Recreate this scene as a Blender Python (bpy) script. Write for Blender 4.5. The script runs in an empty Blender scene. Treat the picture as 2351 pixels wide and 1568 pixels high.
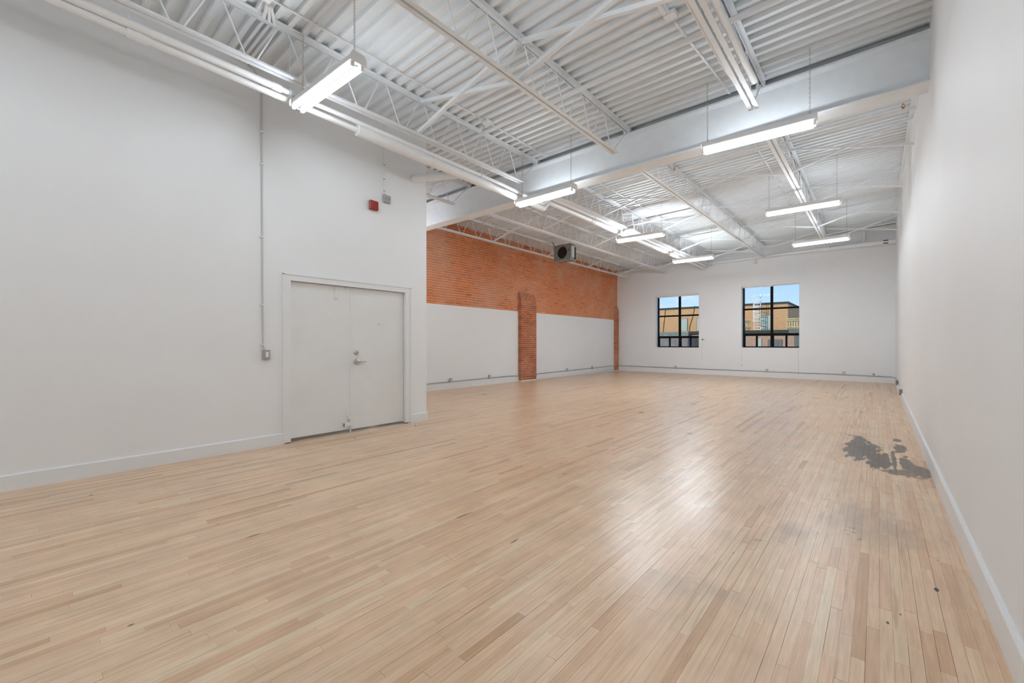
import bpy, math, random
from mathutils import Vector, Matrix

random.seed(11)
scene = bpy.context.scene
col = scene.collection
PI = math.pi

# ------------------------------------------------------------------ camera, world, sun, exposure
F_PX, YAW, Y_HORIZON, EYE = 972.66, 0.712956, 787.2, 1.30
W_PX, H_PX = 2351.0, 1568.0
cam_data = bpy.data.cameras.new('camera')
cam_data.sensor_width = 36.0
cam_data.lens = F_PX / W_PX * 36.0
cam_data.shift_y = (Y_HORIZON - H_PX / 2) / W_PX
cam_data.clip_start = 0.02
cam_data.clip_end = 500
cam = bpy.data.objects.new('camera', cam_data)
col.objects.link(cam)
cam.location = (0, 0, EYE)
cam.rotation_euler = (PI / 2, 0, YAW)
scene.camera = cam

vs = scene.view_settings
vs.view_transform = 'Standard'
vs.look = 'None'
vs.gamma = 1.0
vs.use_curve_mapping = False
vs.exposure = 0.36
scene.cycles.use_denoising = True
scene.cycles.use_adaptive_sampling = True
scene.cycles.adaptive_threshold = 0.08
scene.cycles.adaptive_min_samples = 20
scene.cycles.use_light_tree = False
scene.cycles.max_bounces = 6
scene.cycles.diffuse_bounces = 4
scene.cycles.glossy_bounces = 4
scene.cycles.transparent_max_bounces = 12
scene.cycles.sample_clamp_indirect = 6.0
scene.cycles.caustics_reflective = False
scene.cycles.caustics_refractive = False

TUBE_NEAR, TUBE_FAR, TUBE_PIPE, TUBE_REAR = 38.0, 52.0, 160.0, 45.0
TUBE_COLOR = (0.85, 0.93, 1.0, 1)

world = bpy.data.worlds.new('sky')
scene.world = world
world.use_nodes = True
wn, wl = world.node_tree.nodes, world.node_tree.links
wn.clear()
w_out = wn.new('ShaderNodeOutputWorld')
w_bg = wn.new('ShaderNodeBackground')
w_tc = wn.new('ShaderNodeTexCoord')
w_sep = wn.new('ShaderNodeSeparateXYZ')
w_ramp = wn.new('ShaderNodeValToRGB')
w_map = wn.new('ShaderNodeMapping')
w_noise = wn.new('ShaderNodeTexNoise')
w_cr = wn.new('ShaderNodeValToRGB')
w_mix = wn.new('ShaderNodeMixRGB')
wl.new(w_tc.outputs['Generated'], w_sep.inputs[0])
wl.new(w_sep.outputs['Z'], w_ramp.inputs[0])
w_ramp.color_ramp.elements[0].position = 0.0
w_ramp.color_ramp.elements[0].color = (0.66, 0.84, 1.0, 1)
w_ramp.color_ramp.elements[1].position = 0.22
w_ramp.color_ramp.elements[1].color = (0.27, 0.55, 0.95, 1)
w_map.inputs['Scale'].default_value = (3.0, 3.0, 14.0)
wl.new(w_tc.outputs['Generated'], w_map.inputs[0])
wl.new(w_map.outputs[0], w_noise.inputs['Vector'])
w_noise.inputs['Scale'].default_value = 2.2
w_noise.inputs['Detail'].default_value = 7
w_noise.inputs['Roughness'].default_value = 0.62
wl.new(w_noise.outputs['Fac'], w_cr.inputs[0])
w_cr.color_ramp.elements[0].position = 0.5
w_cr.color_ramp.elements[0].color = (0, 0, 0, 1)
w_cr.color_ramp.elements[1].position = 0.72
w_cr.color_ramp.elements[1].color = (0.6, 0.6, 0.6, 1)
wl.new(w_cr.outputs[0], w_mix.inputs[0])
wl.new(w_ramp.outputs[0], w_mix.inputs[1])
w_mix.inputs[2].default_value = (0.92, 0.96, 1.0, 1)
wl.new(w_mix.outputs[0], w_bg.inputs[0])
w_bg.inputs[1].default_value = 0.88
wl.new(w_bg.outputs[0], w_out.inputs[0])

sun_data = bpy.data.lights.new('sun', 'SUN')
sun_data.energy = 2.25
sun_data.angle = 0.009
sun_data.color = (1.0, 0.93, 0.82)
sun = bpy.data.objects.new('sun', sun_data)
col.objects.link(sun)
sun.location = (-20, -20, 30)
sun.rotation_euler = Vector((0.38, 0.80, -0.62)).to_track_quat('-Z', 'Y').to_euler()

# ------------------------------------------------------------------ dimensions
XR, XL, XB, YF = 0.414, -5.785, -9.178, 18.33
YBACK = -7.0
YEND = 4.476            # end of the left wall
DECK = 4.71             # underside of the deck in the near bay
YBEAM0, YBEAM1, ZB0, ZB1 = 6.285, 6.55, 4.065, 4.63
Y2 = 6.30


def zdeck(x, y):
    if y <= Y2:
        return DECK
    zf = 4.69 + 0.0497 * (x + 8.93)
    return DECK + (zf - DECK) * (y - Y2) / (YF - Y2)


# ------------------------------------------------------------------ materials
def new_mat(name):
    m = bpy.data.materials.new(name)
    m.use_nodes = True
    nt = m.node_tree
    b = nt.nodes['Principled BSDF']
    return m, nt.nodes, nt.links, b


def plain(name, rgb, rough=0.5, metal=0.0, spec=0.5, noise=0.0, nscale=6.0, bump=0.0, bscale=60.0):
    m, n, l, b = new_mat(name)
    b.inputs['Roughness'].default_value = rough
    b.inputs['Metallic'].default_value = metal
    b.inputs['Specular IOR Level'].default_value = spec
    geo = n.new('ShaderNodeNewGeometry')
    if noise > 0:
        tx = n.new('ShaderNodeTexNoise')
        tx.inputs['Scale'].default_value = nscale
        tx.inputs['Detail'].default_value = 2
        l.new(geo.outputs['Position'], tx.inputs['Vector'])
        cr = n.new('ShaderNodeValToRGB')
        cr.color_ramp.elements[0].position = 0.3
        cr.color_ramp.elements[1].position = 0.7
        cr.color_ramp.elements[0].color = tuple(c * (1 - noise) for c in rgb) + (1,)
        cr.color_ramp.elements[1].color = tuple(min(1, c * (1 + noise * 0.5)) for c in rgb) + (1,)
        l.new(tx.outputs['Fac'], cr.inputs[0])
        l.new(cr.outputs[0], b.inputs['Base Color'])
    else:
        b.inputs['Base Color'].default_value = tuple(rgb) + (1,)
    if bump > 0:
        t2 = n.new('ShaderNodeTexNoise')
        t2.inputs['Scale'].default_value = bscale
        t2.inputs['Detail'].default_value = 4
        l.new(geo.outputs['Position'], t2.inputs['Vector'])
        bp = n.new('ShaderNodeBump')
        bp.inputs['Strength'].default_value = bump
        bp.inputs['Distance'].default_value = 0.004
        l.new(t2.outputs['Fac'], bp.inputs['Height'])
        l.new(bp.outputs[0], b.inputs['Normal'])
    return m


M = {}
M['wall'] = plain('white_wall_paint', (0.895, 0.905, 0.915), 0.6, noise=0.012, nscale=1.6)
M['trim'] = plain('white_trim_paint', (0.865, 0.875, 0.88), 0.42, noise=0.02, nscale=4)
M['door'] = plain('white_door_paint', (0.85, 0.86, 0.855), 0.45, noise=0.025, nscale=3)
M['deck'] = plain('white_deck_paint', (0.875, 0.915, 0.95), 0.55, noise=0.025, nscale=5)
M['steel'] = plain('white_painted_steel', (0.88, 0.915, 0.945), 0.5, noise=0.025, nscale=9)
M['pipe'] = plain('white_painted_pipe', (0.905, 0.915, 0.925), 0.5, noise=0.03, nscale=7)
M['fixture'] = plain('white_enamel', (0.84, 0.84, 0.83), 0.35)
M['mortar'] = plain('pale_mortar', (0.86, 0.70, 0.54), 0.95, noise=0.12, nscale=18, bump=0.5, bscale=120)
M['dark'] = plain('dark_underfloor', (0.035, 0.025, 0.018), 0.9, noise=0.2)
M['black'] = plain('black_frame_paint', (0.006, 0.0055, 0.005), 0.7, spec=0.15)
M['chrome'] = plain('satin_chrome', (0.55, 0.54, 0.52), 0.28, metal=1.0)
M['galv'] = plain('galvanised_conduit', (0.42, 0.42, 0.41), 0.4, metal=0.55, noise=0.1, nscale=20)
M['greybox'] = plain('grey_metal_box', (0.42, 0.42, 0.40), 0.5, metal=0.2)
M['greyplate'] = plain('grey_plate', (0.26, 0.26, 0.255), 0.5)
M['red'] = plain('red_plastic', (0.33, 0.025, 0.018), 0.35, noise=0.08, nscale=30)
M['brass'] = plain('brass', (0.55, 0.27, 0.07), 0.3, metal=0.9)
M['heater'] = plain('grey_heater_paint', (0.22, 0.22, 0.20), 0.5, noise=0.08, nscale=12)
M['heater_light'] = plain('light_grey_panel', (0.45, 0.45, 0.44), 0.5)
M['heater_dark'] = plain('dark_brown_grille', (0.018, 0.013, 0.009), 0.6, noise=0.5, nscale=30)
M['plastic'] = plain('white_plastic', (0.86, 0.87, 0.875), 0.4)
M['lcd'] = plain('dark_display', (0.05, 0.055, 0.05), 0.3)
M['gap_shade'] = plain('painted_gap_shade', (0.07, 0.07, 0.072), 0.6, spec=0.2)  # very low albedo puts the grey gap between glaring tubes into the colour
M['wall_conduit'] = plain('shade_grey_conduit', (0.62, 0.62, 0.61), 0.5)  # grey puts the conduit's shadow side into the colour; cords share it
M['chain'] = plain('painted_chain', (0.55, 0.54, 0.51), 0.5)
M['flash'] = plain('dark_green_flashing', (0.055, 0.054, 0.046), 0.7, spec=0.2)
M['grey_roof'] = plain('grey_roofing', (0.24, 0.25, 0.23), 0.9, noise=0.2, nscale=2)
M['grey_siding'] = plain('grey_siding', (0.16, 0.155, 0.15), 0.8, noise=0.1, nscale=2)
M['purple_wall'] = plain('dark_grey_stucco', (0.26, 0.22, 0.205), 0.9, noise=0.25, nscale=1.2)  # dark grey with random mottling
M['fence'] = plain('weathered_fence_wood', (0.60, 0.44, 0.24), 0.85, noise=0.25, nscale=5)
M['ladder'] = plain('white_ladder_paint', (0.85, 0.83, 0.80), 0.5)
M['blind_glass'] = plain('pale_window_blind', (0.44, 0.47, 0.40), 0.4)
M['stone_sill'] = plain('stone_sill', (0.62, 0.52, 0.40), 0.8)
M['ground'] = plain('asphalt', (0.12, 0.12, 0.12), 0.95, noise=0.2)
M['dark_house'] = plain('dark_bark_house', (0.075, 0.06, 0.06), 0.9, noise=0.5, nscale=1.5)
M['blue'] = plain('blue_plastic', (0.02, 0.10, 0.35), 0.4)

# emission tubes
for key_, st_ in (('tube', TUBE_NEAR), ('tube_far', TUBE_FAR), ('tube_pipe', TUBE_PIPE), ('tube_rear', TUBE_REAR)):
    m = bpy.data.materials.new('lit_fluorescent_tube')
    m.use_nodes = True
    nt = m.node_tree
    nt.nodes.clear()
    eo = nt.nodes.new('ShaderNodeOutputMaterial')
    em = nt.nodes.new('ShaderNodeEmission')
    em.inputs[0].default_value = TUBE_COLOR
    em.inputs[1].default_value = st_
    nt.links.new(em.outputs[0], eo.inputs[0])
    M[key_] = m

# window glass : mostly clear with a faint reflection
m = bpy.data.materials.new('window_glass')
m.use_nodes = True
nt = m.node_tree
nt.nodes.clear()
eo = nt.nodes.new('ShaderNodeOutputMaterial')
mx = nt.nodes.new('ShaderNodeMixShader')
tr = nt.nodes.new('ShaderNodeBsdfTransparent')
gl = nt.nodes.new('ShaderNodeBsdfGlossy')
tr.inputs[0].default_value = (0.95, 0.97, 0.96, 1)
gl.inputs['Roughness'].default_value = 0.02
mx.inputs[0].default_value = 0.0015
nt.links.new(tr.outputs[0], mx.inputs[1])
nt.links.new(gl.outputs[0], mx.inputs[2])
nt.links.new(mx.outputs[0], eo.inputs[0])
M['glass'] = m

# maple strip flooring
SMUDGE = [(-0.14, 4.02, 0.11, 0.30, 0.75, 0.55), (0.06, 3.98, 0.11, 0.26, 0.75, 0.5), (-0.24, 3.9, 0.06, 0.22, 0.75, 0.45),
          (-0.83, 2.30, 0.10, 0.12, 0.7, 0.34), (-0.62, 2.38, 0.20, 0.09, 0.75, 0.26), (-0.45, 3.45, 0.09, 0.16, 0.7, 0.45)]
GLUE = [(-0.16, 6.72, 0.17, 0.62, 0.09, 0.93), (0.01, 6.22, 0.12, 0.42, 0.09, 0.93), (-0.2, 7.25, 0.08, 0.36, 0.09, 0.93),
        (0.19, 7.62, 0.045, 0.12, 0.09, 0.9), (0.20, 7.05, 0.06, 0.30, 0.09, 0.9), (0.13, 6.3, 0.022, 0.55, 0.09, 0.9),
        (0.225, 6.2, 0.045, 0.40, 0.09, 0.9), (0.30, 5.95, 0.10, 0.28, 0.12, 0.85), (0.18, 5.75, 0.15, 0.13, 0.12, 0.8)]
MARKS = [(-3.19, 1.03, 0.010, 0.05, 0.2, 0.8), (-1.805, 2.107, 0.009, 0.05, 0.2, 0.85), (-2.365, 2.158, 0.007, 0.10, 0.2, 0.8),
         (0.232, 3.15, 0.010, 0.022, 0.15, 1.0), (0.033, 2.63, 0.005, 0.012, 0.2, 0.9), (0.08, 2.75, 0.004, 0.010, 0.2, 0.9), (-2.606, 0.327, 0.006, 0.012, 0.2, 0.9),
         (-3.587, 0.919, 0.006, 0.02, 0.2, 0.8)]


def make_maple(name, with_stains):
    m, n, l, b = new_mat(name)
    geo = n.new('ShaderNodeNewGeometry')
    att = n.new('ShaderNodeAttribute')
    att.attribute_name = 'tone'
    ramp = n.new('ShaderNodeValToRGB')
    cr = ramp.color_ramp
    cr.elements[0].position = 0.0
    cr.elements[0].color = (0.60, 0.385, 0.235, 1)
    cr.elements[1].position = 1.0
    cr.elements[1].color = (0.82, 0.645, 0.465, 1)
    for p_, c_ in ((0.10, (0.69, 0.455, 0.295, 1)), (0.3, (0.755, 0.525, 0.357, 1)), (0.55, (0.79, 0.565, 0.392, 1)), (0.8, (0.805, 0.595, 0.412, 1))):
        e_ = cr.elements.new(p_)
        e_.color = c_
    l.new(att.outputs['Fac'], ramp.inputs[0])
    # grain, different in every board
    comb = n.new('ShaderNodeCombineXYZ')
    mul = n.new('ShaderNodeMath')
    mul.operation = 'MULTIPLY'
    mul.inputs[1].default_value = 57.0
    l.new(att.outputs['Fac'], mul.inputs[0])
    l.new(mul.outputs[0], comb.inputs[2])
    vadd = n.new('ShaderNodeVectorMath')
    vadd.operation = 'ADD'
    vm = n.new('ShaderNodeVectorMath')
    vm.operation = 'MULTIPLY'
    vm.inputs[1].default_value = (75.0, 3.2, 1.0)
    l.new(geo.outputs['Position'], vm.inputs[0])
    l.new(vm.outputs[0], vadd.inputs[0])
    l.new(comb.outputs[0], vadd.inputs[1])
    grain = n.new('ShaderNodeTexNoise')
    grain.inputs['Scale'].default_value = 1.0
    grain.inputs['Detail'].default_value = 4
    grain.inputs['Roughness'].default_value = 0.6
    grain.inputs['Distortion'].default_value = 0.6
    l.new(vadd.outputs[0], grain.inputs['Vector'])
    gr = n.new('ShaderNodeValToRGB')
    gr.color_ramp.elements[0].position = 0.28
    gr.color_ramp.elements[0].color = (0.84, 0.78, 0.70, 1)
    gr.color_ramp.elements[1].position = 0.62
    gr.color_ramp.elements[1].color = (1.04, 1.03, 1.02, 1)
    l.new(grain.outputs['Fac'], gr.inputs[0])
    mixg = n.new('ShaderNodeMixRGB')
    mixg.blend_type = 'MULTIPLY'
    mixg.inputs[0].default_value = 0.85
    l.new(ramp.outputs[0], mixg.inputs[1])
    l.new(gr.outputs[0], mixg.inputs[2])
    # brown mineral streaks in some boards
    vm2 = n.new('ShaderNodeVectorMath')
    vm2.operation = 'MULTIPLY'
    vm2.inputs[1].default_value = (26.0, 1.6, 1.0)
    l.new(geo.outputs['Position'], vm2.inputs[0])
    vadd2 = n.new('ShaderNodeVectorMath')
    vadd2.operation = 'ADD'
    l.new(vm2.outputs[0], vadd2.inputs[0])
    l.new(comb.outputs[0], vadd2.inputs[1])
    st = n.new('ShaderNodeTexNoise')
    st.inputs['Scale'].default_value = 1.0
    st.inputs['Detail'].default_value = 2
    l.new(vadd2.outputs[0], st.inputs['Vector'])
    sr = n.new('ShaderNodeValToRGB')
    sr.color_ramp.elements[0].position = 0.62
    sr.color_ramp.elements[0].color = (0, 0, 0, 1)
    sr.color_ramp.elements[1].position = 0.78
    sr.color_ramp.elements[1].color = (0.75, 0.75, 0.75, 1)
    l.new(st.outputs['Fac'], sr.inputs[0])
    mixs = n.new('ShaderNodeMixRGB')
    l.new(sr.outputs[0], mixs.inputs[0])
    l.new(mixg.outputs[0], mixs.inputs[1])
    mixs.inputs[2].default_value = (0.52, 0.335, 0.19, 1)
    # small knots and flecks
    vm3 = n.new('ShaderNodeVectorMath')
    vm3.operation = 'MULTIPLY'
    vm3.inputs[1].default_value = (5.0, 2.6, 1.0)
    l.new(geo.outputs['Position'], vm3.inputs[0])
    vo = n.new('ShaderNodeTexVoronoi')
    vo.inputs['Scale'].default_value = 1.0
    l.new(vm3.outputs[0], vo.inputs['Vector'])
    kr = n.new('ShaderNodeValToRGB')
    kr.color_ramp.elements[0].position = 0.010
    kr.color_ramp.elements[0].color = (0.85, 0.85, 0.85, 1)
    kr.color_ramp.elements[1].position = 0.03
    kr.color_ramp.elements[1].color = (0, 0, 0, 1)
    l.new(vo.outputs['Distance'], kr.inputs[0])
    mixk = n.new('ShaderNodeMixRGB')
    l.new(kr.outputs[0], mixk.inputs[0])
    l.new(mixs.outputs[0], mixk.inputs[1])
    mixk.inputs[2].default_value = (0.16, 0.09, 0.05, 1)
    # soft tan and grey mottling of the worn finish
    mot = n.new('ShaderNodeTexNoise')
    mot.inputs['Scale'].default_value = 2.3
    mot.inputs['Detail'].default_value = 3
    mot.inputs['Roughness'].default_value = 0.65
    l.new(geo.outputs['Position'], mot.inputs['Vector'])
    mor = n.new('ShaderNodeValToRGB')
    mor.color_ramp.elements[0].position = 0.34
    mor.color_ramp.elements[0].color = (0.90, 0.90, 0.88, 1)
    mor.color_ramp.elements[1].position = 0.62
    mor.color_ramp.elements[1].color = (1.03, 1.02, 1.0, 1)
    l.new(mot.outputs['Fac'], mor.inputs[0])
    mixm = n.new('ShaderNodeMixRGB')
    mixm.blend_type = 'MULTIPLY'
    mixm.inputs[0].default_value = 1.0
    l.new(mixk.outputs[0], mixm.inputs[1])
    l.new(mor.outputs[0], mixm.inputs[2])
    # stains : (x, y, rx, ry, strength)
    warp = n.new('ShaderNodeTexNoise')
    warp.inputs['Scale'].default_value = 9.0
    warp.inputs['Detail'].default_value = 8
    warp.inputs['Roughness'].default_value = 0.68
    vmw = n.new('ShaderNodeVectorMath')
    vmw.operation = 'MULTIPLY'
    vmw.inputs[1].default_value = (1.5, 0.55, 1.0)
    l.new(geo.outputs['Position'], vmw.inputs[0])
    l.new(vmw.outputs[0], warp.inputs['Vector'])


    def blob(x, y, rx, ry, edge, amount):
        sub = n.new('ShaderNodeVectorMath')
        sub.operation = 'SUBTRACT'
        sub.inputs[1].default_value = (x, y, 0)
        l.new(geo.outputs['Position'], sub.inputs[0])
        div = n.new('ShaderNodeVectorMath')
        div.operation = 'MULTIPLY'
        div.inputs[1].default_value = (1 / rx, 1 / ry, 0)
        l.new(sub.outputs[0], div.inputs[0])
        ln = n.new('ShaderNodeVectorMath')
        ln.operation = 'LENGTH'
        l.new(div.outputs[0], ln.inputs[0])
        a = n.new('ShaderNodeMath')
        a.operation = 'MULTIPLY_ADD'
        a.inputs[1].default_value = -2.6 if edge < 0.3 else -3.4
        a.inputs[2].default_value = 1.3 if edge < 0.3 else 1.7
        l.new(warp.outputs['Fac'], a.inputs[0])
        s = n.new('ShaderNodeMath')
        s.operation = 'ADD'
        l.new(ln.outputs['Value'], s.inputs[0])
        l.new(a.outputs[0], s.inputs[1])
        mr = n.new('ShaderNodeMapRange')
        mr.inputs[1].default_value = 1.0 - edge
        mr.inputs[2].default_value = 1.0 + edge
        mr.inputs[3].default_value = amount
        mr.inputs[4].default_value = 0.0
        l.new(s.outputs[0], mr.inputs[0])
        return mr.outputs[0]


    def stain(base, blobs, color):
        acc = None
        for bl in blobs:
            o = blob(*bl)
            if acc is None:
                acc = o
            else:
                mxm = n.new('ShaderNodeMath')
                mxm.operation = 'MAXIMUM'
                l.new(acc, mxm.inputs[0])
                l.new(o, mxm.inputs[1])
                acc = mxm.outputs[0]
        mixx = n.new('ShaderNodeMixRGB')
        l.new(acc, mixx.inputs[0])
        l.new(base, mixx.inputs[1])
        mixx.inputs[2].default_value = color
        return mixx.outputs[0], acc


    c_ = mixm.outputs[0]
    if with_stains:
        c_, _ = stain(c_, SMUDGE, (0.33, 0.26, 0.20, 1))
        c_, glue = stain(c_, GLUE, (0.075, 0.058, 0.048, 1))
        c_, _ = stain(c_, MARKS, (0.05, 0.04, 0.035, 1))
    l.new(c_, b.inputs['Base Color'])
    rr = n.new('ShaderNodeMapRange')
    rr.inputs[3].default_value = 0.22
    rr.inputs[4].default_value = 0.40
    l.new(mot.outputs['Fac'], rr.inputs[0])
    l.new(rr.outputs[0], b.inputs['Roughness'])
    b.inputs['Specular IOR Level'].default_value = 0.45
    bp = n.new('ShaderNodeBump')
    bp.inputs['Strength'].default_value = 0.12
    bp.inputs['Distance'].default_value = 0.002
    l.new(grain.outputs['Fac'], bp.inputs['Height'])
    l.new(bp.outputs[0], b.inputs['Normal'])
    return m


M['maple'] = make_maple('maple_strip', False)
M['maple_stained'] = make_maple('maple_strip_stained', True)

# red clay brick
m, n, l, b = new_mat('red_clay_brick')
geo = n.new('ShaderNodeNewGeometry')
att = n.new('ShaderNodeAttribute')
att.attribute_name = 'tone'
ramp = n.new('ShaderNodeValToRGB')
cr = ramp.color_ramp
cr.elements[0].position = 0.0
cr.elements[0].color = (0.36, 0.11, 0.052, 1)
cr.elements[1].position = 1.0
cr.elements[1].color = (0.82, 0.30, 0.085, 1)
for p_, c_ in ((0.15, (0.56, 0.165, 0.065, 1)), (0.5, (0.70, 0.215, 0.08, 1)), (0.8, (0.77, 0.255, 0.092, 1))):
    e_ = cr.elements.new(p_)
    e_.color = c_
l.new(att.outputs['Fac'], ramp.inputs[0])
big = n.new('ShaderNodeTexNoise')
big.inputs['Scale'].default_value = 0.8
big.inputs['Detail'].default_value = 5
l.new(geo.outputs['Position'], big.inputs['Vector'])
br = n.new('ShaderNodeValToRGB')
br.color_ramp.elements[0].position = 0.42
br.color_ramp.elements[0].color = (0, 0, 0, 1)
br.color_ramp.elements[1].position = 0.68
br.color_ramp.elements[1].color = (0.62, 0.62, 0.62, 1)
l.new(big.outputs['Fac'], br.inputs[0])
mixb = n.new('ShaderNodeMixRGB')
l.new(br.outputs[0], mixb.inputs[0])
l.new(ramp.outputs[0], mixb.inputs[1])
mixb.inputs[2].default_value = (0.75, 0.42, 0.28, 1)     # lime dusted brick
fine = n.new('ShaderNodeTexNoise')
fine.inputs['Scale'].default_value = 26
fine.inputs['Detail'].default_value = 5
l.new(geo.outputs['Position'], fine.inputs['Vector'])
fr = n.new('ShaderNodeValToRGB')
fr.color_ramp.elements[0].position = 0.3
fr.color_ramp.elements[0].color = (0.82, 0.82, 0.82, 1)
fr.color_ramp.elements[1].position = 0.7
fr.color_ramp.elements[1].color = (1.08, 1.08, 1.08, 1)
l.new(fine.outputs['Fac'], fr.inputs[0])
mixf = n.new('ShaderNodeMixRGB')
mixf.blend_type = 'MULTIPLY'
mixf.inputs[0].default_value = 1.0
l.new(mixb.outputs[0], mixf.inputs[1])
l.new(fr.outputs[0], mixf.inputs[2])
l.new(mixf.outputs[0], b.inputs['Base Color'])
b.inputs['Roughness'].default_value = 0.85
b.inputs['Specular IOR Level'].default_value = 0.25
bp = n.new('ShaderNodeBump')
bp.inputs['Strength'].default_value = 0.4
bp.inputs['Distance'].default_value = 0.003
l.new(fine.outputs['Fac'], bp.inputs['Height'])
l.new(bp.outputs[0], b.inputs['Normal'])
M['brick'] = m


def far_brick(name, c1, c2, mortar):
    m, n, l, b = new_mat(name)
    geo = n.new('ShaderNodeNewGeometry')
    sep = n.new('ShaderNodeSeparateXYZ')
    l.new(geo.outputs['Position'], sep.inputs[0])
    ad = n.new('ShaderNodeMath')
    l.new(sep.outputs['X'], ad.inputs[0])
    l.new(sep.outputs['Y'], ad.inputs[1])
    cb = n.new('ShaderNodeCombineXYZ')
    l.new(ad.outputs[0], cb.inputs[0])
    l.new(sep.outputs['Z'], cb.inputs[1])
    bt = n.new('ShaderNodeTexBrick')
    bt.inputs['Scale'].default_value = 1.0
    bt.inputs['Brick Width'].default_value = 0.23
    bt.inputs['Row Height'].default_value = 0.085
    bt.inputs['Mortar Size'].default_value = 0.012
    bt.inputs['Color1'].default_value = c1
    bt.inputs['Color2'].default_value = c2
    bt.inputs['Mortar'].default_value = mortar
    l.new(cb.outputs[0], bt.inputs['Vector'])
    l.new(bt.outputs[0], b.inputs['Base Color'])
    b.inputs['Roughness'].default_value = 0.9
    return m


M['tan_brick'] = far_brick('tan_facade_brick', (0.60, 0.315, 0.145, 1), (0.50, 0.25, 0.11, 1), (0.64, 0.42, 0.25, 1))
M['pink_brick'] = far_brick('pink_facade_brick', (0.45, 0.26, 0.18, 1), (0.38, 0.21, 0.14, 1), (0.5, 0.36, 0.27, 1))


# ------------------------------------------------------------------ mesh builder
def mesh_obj(name, verts, faces, mat, parent=None, smooth=False, tones=None):
    me = bpy.data.meshes.new(name)
    me.from_pydata([tuple(v) for v in verts], [], faces)
    if tones is not None:
        at = me.attributes.new('tone', 'FLOAT', 'FACE')
        at.data.foreach_set('value', tones)
    if smooth:
        me.polygons.foreach_set('use_smooth', [True] * len(me.polygons))
    me.materials.append(M[mat] if isinstance(mat, str) else mat)
    me.update()
    return link(name, me, parent)


def link(name, me, parent=None):
    o = bpy.data.objects.new(name, me)
    col.objects.link(o)
    if parent is not None:
        o.parent = parent
    return o


def tag(o, label=None, cat=None, group=None, kind=None):
    if label:
        o['label'] = label
    if cat:
        o['category'] = cat
    if group:
        o['group'] = group
    if kind:
        o['kind'] = kind
    return o


def thing(name, label, cat, loc=(0, 0, 0), group=None, rotz=0):
    o = bpy.data.objects.new(name, None)
    col.objects.link(o)
    o.location = loc
    o.rotation_euler = (0, 0, rotz)
    o.empty_display_size = 0.1
    return tag(o, label, cat, group)


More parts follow.
